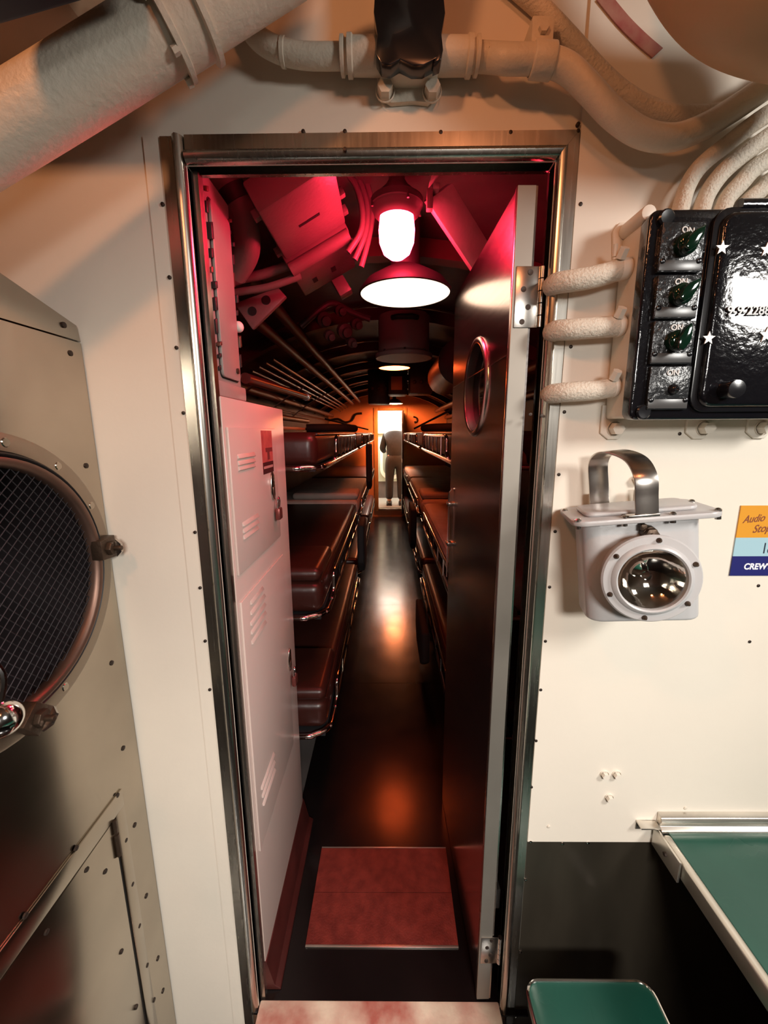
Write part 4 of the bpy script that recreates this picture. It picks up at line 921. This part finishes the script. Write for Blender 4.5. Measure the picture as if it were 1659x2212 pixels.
# drum
DC = at(872, 775, Y=2.2)
dr_ = thing('blower_drum', 'drum shaped ventilation blower hanging in mid aisle behind the disc lamp', 'ventilator', DC)
MB().lathe(DC, (0, 0, 1), [(0, 0), (0.142, 0), (0.146, 0.006), (0.146, 0.018), (0.130, 0.030), (0.128, 0.20), (0.11, 0.215), (0, 0.216)], 40).build('drum', mat('drum_paint', (0.24, 0.18, 0.165), 0.45), dr_, smooth=40)
MB().tube([DC+Vector((x, -.128-.02*(abs(x) < .05), .165)) for x in (-.06, -.035, 0, .035, .06)], 0.012, 10, smooth=4).build('handle', DARKMET, dr_)
for k in range(8):
    a = k*PI/4; MB().hexbolt(DC+Vector((math.cos(a)*.138, math.sin(a)*.138, .018)), (0, 0, 1), 0.006, 0.012).build('bolt', CAPM, dr_)
rd = thing('round_duct', 'large dark round duct along the ceiling right of the blower drum', 'duct', (0.40, 2.6, 1.98))
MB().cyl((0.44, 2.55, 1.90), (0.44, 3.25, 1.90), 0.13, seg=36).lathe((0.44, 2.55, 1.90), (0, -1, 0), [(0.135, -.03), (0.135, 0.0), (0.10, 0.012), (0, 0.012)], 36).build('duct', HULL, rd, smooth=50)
def pendant(Y, px, py, r_, em, lab):
    c = at(px, py, Y=Y); t = thing('pendant_lamp', lab, 'lamp', c)
    MB().lathe(c, (0, 0, 1), [(0, -0.010), (r_*.7, -0.006), (r_, 0.0)], 28).build('diffuser', em, t, smooth=60)
    MB().lathe(c, (0, 0, 1), [(r_+.001, -0.002), (r_+.012, 0.002), (r_*.7, 0.05), (0.03, 0.08), (0.03, 0.2)], 28).build('shade', DARKMET, t, smooth=50)
pendant(3.2, 852, 795, 0.115, EM_AMB, 'amber lamp seen edge on beneath the blower drum')
pendant(6.75, 852, 872, 0.13, EM_FAR, 'bright lamp just in front of the far doorway')
pendant(5.0, 905, 838, 0.06, emit('dim_lamp_glow', (1.0, 0.35, 0.10), 3.0), 'small dim lamp on the right beyond the amber lamp')
for i, (a, b, c_, d_, Y, lab) in enumerate(((795, 805, 842, 872, 4.3, 'dark hanging box left of the aisle centre, in front of the far doorway'), (838, 808, 880, 852, 4.0, 'dark boxy casing hanging in the aisle centre beyond the amber lamp'),
                                           (885, 800, 935, 850, 3.9, 'dark casing with fittings hanging right of the aisle centre'))):
    p = at(a, d_, Y=Y); q = at(c_, b, Y=Y); t = thing('hanging_casing', lab, 'casing', p)
    MB().box((p.x, Y, p.z), (q.x, Y+0.25, q.z+.12)).build('casing', HULL if i == 2 else DARKMET, t, bevel=0.012)
    MB().cyl(((p.x+q.x)/2, Y+.1, q.z+.1), ((p.x+q.x)/2, Y+.1, 2.18), 0.02, seg=10).build('hanger_rod', DARKMET, t)
    if i == 1: MB().box((p.x+.03, Y-.004, p.z+.04), (q.x-.05, Y, q.z-.02)).build('cover_plate', mat('amber_plate', (0.6, 0.28, 0.10), 0.4), t, bevel=0.004)
    else:
        for k in range(3): MB().lathe((p.x+(q.x-p.x)*(.2+.3*k), Y, (p.z+q.z)/2), (0, -1, 0), [(.018, 0), (.018, .012), (.010, .02), (0, .021)], 10).build('fitting', RIBP, t)

# ------------------------------------------------------------------ bunks
def bunk(name, lab, group, L, side, guard_y0, mcol, W=0.774):
    """aisle edge at x = 0, body towards x = -side*W, near end at y = 0"""
    s = -side if side else -1
    t = thing(name, lab, 'bunk', (0, 0, 0), group)
    X = lambda v: v*side           # v grows away from the aisle
    r = 0.13
    loop = [(X(W), 0, 0), (X(r*1.2), 0, 0), (X(r*.45), r*.12, 0), (X(r*.10), r*.45, 0), (X(0), r*1.2, 0), (X(0), L*.5, 0), (X(0), L-r*1.2, 0), (X(r*.10), L-r*.45, 0), (X(r*.45), L-r*.12, 0), (X(r*1.2), L, 0), (X(W), L, 0)]
    MB().tube(loop, 0.0115, 10, smooth=4).build('frame_rail', CHROME, t, smooth=60)
    g0, g1, h = guard_y0, L-0.30, 0.105
    MB().tube([(X(0), g0-.05, 0.010), (X(-.004), g0-.01, .03), (X(-.004), g0+.0, h-.03), (X(-.004), g0+.03, h), (X(-.004), g0+.3, h), (X(-.004), g1-.3, h), (X(-.004), g1-.03, h), (X(-.004), g1, h-.03), (X(-.004), g1+.01, .03), (X(0), g1+.05, .010)], 0.0085, 10, smooth=3).build('guard_rail', CHROME, t, smooth=60)
    nb = 5
    for k in range(1, nb+1):
        y = g0+(g1-g0)*k/(nb+1)
        MB().cyl((X(-.004), y, .008), (X(-.004), y, h-.003), 0.0042, seg=8).build('baluster', CHROME, t)
    MB().box((X(.02), 0.02, -.012), (X(W-.01), L-.02, -.004)).build('bed_pan', BLACKF, t, smooth=0)
    MB().box((X(.016), 0.035, 0.0), (X(W-.01), L-.02, 0.125)).build('mattress', mcol, t, bevel=0.038, bseg=4, smooth=60)
    MB().tube([(X(.022), y_, .118) for y_ in (0.08, L*.5, L-.06)], 0.004, 6, smooth=0).build('piping', mcol, t)
    lx = .19
    lg = [(X(lx+a), -.010, b) for a, b in ((-.030, .008), (-.026, .040), (-.014, .056), (.004, .058), (.016, .044), (.020, .018), (.030, .008))]
    MB().prism(lg, (0, 0.006, 0)).build('lug', WORNM, t, bevel=0.001)
    MB().cyl((X(lx-.005), -.0108, .036), (X(lx-.005), -.0098, .036), 0.008, seg=12).build('lug_hole', RUBBER, t)
    return t
BL = 1.84; XL = -0.235; XR = 0.268
tiers = (('bottom', 0.30), ('middle', 0.805), ('top', 1.365)); bays = (('first', 1.41), ('second', 3.31), ('third', 5.215))
protos = {}
for side, sname, xe in ((-1, 'left', XL), (1, 'right', XR)):
    for tn, tz_ in tiers:
        for bi, (bn, by) in enumerate(bays):
            key = (side, tn == 'top', tn == 'middle' and bi == 1 or (side == 1 and tn == 'middle'))
            if side == 1 and bi == 0 and tn != 'top': by_ = by+0.55
            else: by_ = by
            lab = '%s tier bunk on the %s of the aisle, %s from the doorway' % (tn, sname, {'first': 'nearest', 'second': 'second', 'third': 'farthest'}[bn])
            if key not in protos:
                o = bunk('bunk', lab, 'tubular framed bunks', BL, side, 0.43 if tn == 'top' else 0.22, SHEET if key[2] else VINYL)
                protos[key] = o
            else:
                o = copy_tree(protos[key]); o['label'] = lab; o['group'] = 'tubular framed bunks'; o['category'] = 'bunk'
            o.location = (xe, by if not (side == 1 and bi == 0) else by, tz_)
# pillows, blankets
def pillow(x, y, z, lab, m_, sx_=.56, sy_=.34, sz_=.055):
    o = MB().box((x-sx_/2, y-sy_/2, z), (x+sx_/2, y+sy_/2, z+sz_)).build('pillow', m_, bevel=0.026, bseg=4, smooth=80, loc=(x, y, z)); tag(o, lab, 'pillow', 'bunk pillows')
pillow(XL-.30, 1.41+.21, .805+.126, 'oxblood vinyl pillow at the near end of the nearest middle bunk on the left', VINYL)
pillow(XL-.30, 3.29+.28, .805+.126, 'pale pillow on the second middle bunk on the left', SHEET)
pillow(XR+.30, 3.29+.28, .805+.126, 'pale pillow on the second middle bunk on the right', SHEET)
pillow(XL-.30, 1.41+.21, .30+.126, 'dark vinyl pillow at the near end of the nearest bottom bunk on the left', VINYL)
for i, (X_, Y_, z0_, z1_, w_, lab) in enumerate(((XL+.035, 2.55, .56, .90, .30, 'black cloth bag hanging from the middle left bunk rail'), (XL+.035, 3.75, .95, 1.38, .40, 'black cloth bag hanging from the top left bunk rail'),
                                               (XR-.035, 3.2, .52, .88, .40, 'black cloth bag hanging from the middle right bunk rail'), (XR-.035, 2.1, .12, .38, .5, 'black cloth bag hanging from the bottom right bunk rail'))):
    t = thing('hanging_bag', lab, 'bag', (X_, Y_, z0_))
    s_ = 1 if X_ < 0 else -1
    MB().prism([(X_, Y_, z1_), (X_, Y_+w_, z1_), (X_, Y_+w_*1.04, z0_+.08), (X_, Y_+w_*.8, z0_), (X_, Y_+w_*.2, z0_+.01), (X_, Y_-w_*.04, z0_+.09)], (s_*.045, 0, 0)).build('sack', BLACKF, t, bevel=0.015, bseg=3, smooth=60)
    MB().tube([(X_, Y_+w_*.3, z1_-.01), (X_, Y_+w_*.35, z1_+.04), (X_, Y_+w_*.65, z1_+.04), (X_, Y_+w_*.7, z1_-.01)], 0.004, 6, smooth=3).build('strap', BLACKF, t)
for i, (a, b, X_, lab) in enumerate((((703, 905), (800, 935), -0.42, 'dark stay chain slanting down to the top left bunk'), ((985, 880), (900, 935), 0.44, 'dark stay bar slanting down to the top right bunk'))):
    y0_ = 4.4 if i == 0 else 3.4
    p0 = at(*a, Y=y0_); p1 = Vector((XL-.02 if i == 0 else XR+.02, y0_+1.0, 1.53))
    o = MB().cyl(p0, p1, 0.010, seg=8).build('bunk_stay', DARKMET, loc=p0); tag(o, lab, 'stay')
bd = thing('bedding_roll', 'dark rolled blanket on the second top left bunk', 'blanket', (XL-.1, 3.9, 1.49))
MB().tube([(XL-.45, 3.5, 1.528), (XL-.3, 3.55, 1.53), (XL-.15, 3.7, 1.53), (XL-.08, 3.95, 1.528)], 0.035, 12, smooth=5).build('roll', BLACKF, bd)
bd2 = thing('bedding_roll', 'dark rolled blanket on the second top right bunk', 'blanket', (XR+.1, 3.9, 1.49))
MB().tube([(XR+.45, 3.5, 1.528), (XR+.3, 3.55, 1.53), (XR+.15, 3.7, 1.53), (XR+.08, 3.95, 1.528)], 0.035, 12, smooth=5).build('roll', BLACKF, bd2)
gs = MB().tube([at(712, 908, Y=BY1-.012), at(730, 905, Y=BY1-.012), at(745, 912, Y=BY1-.012), at(760, 908, Y=BY1-.012), at(768, 895, Y=BY1-.012), at(782, 893, Y=BY1-.012)], 0.018, 8, smooth=3).build('wall_hook_rack', DARKMET, loc=at(745, 908, Y=BY1-.012))
tag(gs, 'dark bent hook rack on the orange far bulkhead, left of the far doorway', 'hook rack')
gs = MB().tube([at(893, 900, Y=BY1-.012), at(900, 903, Y=BY1-.012), at(900, 910, Y=BY1-.012), at(895, 912, Y=BY1-.012)], 0.014, 8, smooth=3).build('wall_hook', DARKMET, loc=at(897, 906, Y=BY1-.012))
tag(gs, 'small dark hook on the orange far bulkhead, right of the far doorway', 'hook')

# ------------------------------------------------------------------ beyond the far doorway
FZ = dz0-0.004
cab2 = thing('washing_cabinet', 'pale green cabinet with a big rounded hatch beyond the far doorway', 'cabinet', (at(835, 1000, Y=8.4).x, 8.4, FZ))
xa = at(818, 1000, Y=8.4).x; xb_ = xa+0.75; ztop = at(840, 938, Y=8.4).z; zbot = at(840, 1040, Y=8.4).z
MB().box((xa-.5, 8.4, zbot), (xb_, 8.95, ztop)).build('body', PALEGRN, cab2, bevel=0.01)
MB().prism([(x, 8.4, z) for x, z in rrect(xa+.03, xa+.48, zbot+.05, ztop-.03, 0.2, 8)], (0, -.03, 0)).build('hatch_rim', WHITE, cab2, bevel=0.01)
MB().prism([(x, 8.371, z) for x, z in rrect(xa+.09, xa+.42, zbot+.12, ztop-.09, 0.16, 8)], (0, -.012, 0)).build('hatch', mat('hatch_green', (0.20, 0.24, 0.21), 0.4), cab2, bevel=0.006)
MB().box((xa-.5, 8.42, FZ), (xb_, 8.9, zbot)).build('plinth', DARKWALL, cab2)
MB().box((xa-.5, 8.36, ztop), (xb_, 8.95, ztop+.03)).build('counter_edge', ALU, cab2, bevel=0.005)
for i, (a, b, c_, d_, lab) in enumerate(((829, 908, 839, 922, 'small grey instrument on the counter beyond the far doorway, left one'), (853, 920, 868, 935, 'small grey instrument on the counter beyond the far doorway, right one'))):
    p = at(a, d_, Y=8.7); q = at(c_, b, Y=8.7); t = thing('instrument', lab, 'instrument', (p.x, 8.7, ztop+.03))
    MB().box((p.x, 8.65, ztop+.03), (q.x, 8.75, p.z+(q.z-p.z)*.5)).build('base', mat('instrument_grey', (.35, .36, .33), .5), t, bevel=0.006)
    MB().cyl(((p.x+q.x)/2, 8.7, p.z), ((p.x+q.x)/2, 8.7, q.z), 0.04, seg=14).build('head', mat('instrument_grey', (.35, .36, .33), .5), t)
fl_ = thing('ceiling_light', 'bright ceiling light beyond the far doorway', 'lamp', (0.2, 8.0, 2.33))
MB().box((-.3, 7.6, 2.318), (.7, 8.5, 2.335)).build('diffuser', EM_CEIL, fl_)
MB().box((-.33, 7.57, 2.33), (.73, 8.53, 2.36)).build('housing', WHITE, fl_, bevel=0.005)

# person seen from behind, bent forward over the counter
def skin(name, joints, edges, m_, parent, sub=2, root=0):
    me = bpy.data.meshes.new(name); org = wl(parent)
    me.from_pydata([tuple(Vector(j[:3])) for j in joints], edges, [])
    o = bpy.data.objects.new(name, me); C.objects.link(o); o.parent = parent
    md = o.modifiers.new('skin', 'SKIN'); md.use_smooth_shade = True
    for i, j in enumerate(joints):
        sv = me.skin_vertices[0].data[i]; r_ = j[3] if isinstance(j[3], tuple) else (j[3], j[3]); sv.radius = r_; sv.use_root = (i == root)
    if sub:
        sd = o.modifiers.new('sub', 'SUBSURF'); sd.levels = sub; sd.render_levels = sub
    me.materials.append(m_)
    return o
SKINM = mat('skin_tone', (0.52, 0.30, 0.21), 0.5); SWEAT = mat('charcoal_sweater', (0.012, 0.014, 0.018), 0.85, var=.3, vscale=20, bump=.4, bscale=80)
TROUS = mat('grey_trousers', (0.026, 0.029, 0.035), 0.85, var=.25, vscale=15, bump=.3, bscale=60); SHOE = mat('dark_shoes', (0.02, 0.02, 0.02), 0.5)
HAIR = mat('dark_hair', (0.03, 0.02, 0.015), 0.6)
PP = at(854, 1093, Y=7.55)
pr_ = thing('person', 'person in dark sweater and grey trousers, seen from behind, bending beyond the far doorway', 'person', (PP.x, 7.55, FZ))
# body (local coordinates: y forward, away from the viewer)
J = [(0,0,.88,.10),(0,.03,1.06,.125),(0,.07,1.24,.15),(0,.13,1.35,.085),(0,.22,1.345,.055),(0,.31,1.30,.085),(0,.36,1.25,.075),
     (-.17,.10,1.30,.055),(-.235,.13,1.05,.045),(-.20,.34,.99,.036),(-.16,.42,1.00,.030),
     (.17,.10,1.30,.055),(.235,.13,1.05,.045),(.20,.34,.99,.036),(.16,.42,1.00,.030),
     (-.095,0,.80,.075),(-.11,.01,.46,.060),(-.115,-.01,.09,.042),(-.12,.10,.03,.035),
     (.095,0,.80,.075),(.105,.01,.46,.060),(.11,-.01,.09,.042),(.115,.10,.03,.035)]
E = [(0,1),(1,2),(2,3),(3,4),(4,5),(5,6),(2,7),(7,8),(8,9),(9,10),(2,11),(11,12),(12,13),(13,14),(0,15),(15,16),(16,17),(17,18),(0,19),(19,20),(20,21),(21,22)]
skin('body', J, E, SKINM, pr_)
for sgn in (-1, 1):
    for k, (dx, ln) in enumerate(((-.028, .058), (-.010, .072), (.009, .068), (.026, .052))):
        skin('finger', [(sgn*(.16-.01)+dx*sgn, .43, 1.00, .012), (sgn*.15+dx*sgn*1.15, .43+ln*.6, .998, .0095), (sgn*.15+dx*sgn*1.2, .43+ln, .985, .008)], [(0,1),(1,2)], SKINM, pr_, 1)
    skin('thumb', [(sgn*.135, .41, .995, .012), (sgn*.105, .44, .99, .010), (sgn*.095, .465, .985, .0085)], [(0,1),(1,2)], SKINM, pr_, 1)
JS = [(0,0,.80,(.19,.15)),(0,.03,1.06,(.17,.13)),(0,.07,1.24,(.185,.14)),(0,.12,1.35,(.14,.10)),(-.18,.10,1.29,.075),(-.24,.13,1.05,.062),(-.205,.33,.99,.050),(.18,.10,1.29,.075),(.24,.13,1.05,.062),(.205,.33,.99,.050)]
skin('sweater', JS, [(0,1),(1,2),(2,3),(2,4),(4,5),(5,6),(2,7),(7,8),(8,9)], SWEAT, pr_)
JT = [(0,0,1.0,(.165,.125)),(0,0,.90,(.18,.14)),(-.095,0,.76,.112),(-.11,.01,.46,.082),(-.115,0,.10,.075),(.095,0,.76,.112),(.105,.01,.46,.082),(.11,0,.10,.075)]
skin('trousers', JT, [(0,1),(1,2),(2,3),(3,4),(1,5),(5,6),(6,7)], TROUS, pr_, root=1)
for sgn in (-1, 1):
    sh = MB(); bx = sgn*.115
    sh.sphere((bx, .06, .045), 1, 16, 10, (.055, .145, .05)); sh.box((bx-.05, -.08, .0), (bx+.05, .19, .02))
    o = MB.build(sh, 'shoe', SHOE, None, smooth=60); o.parent = pr_
hr = MB().sphere((0, .325, 1.315), 1, 18, 12, (.085, .10, .085)).build('hair', HAIR, None, smooth=80); hr.parent = pr_
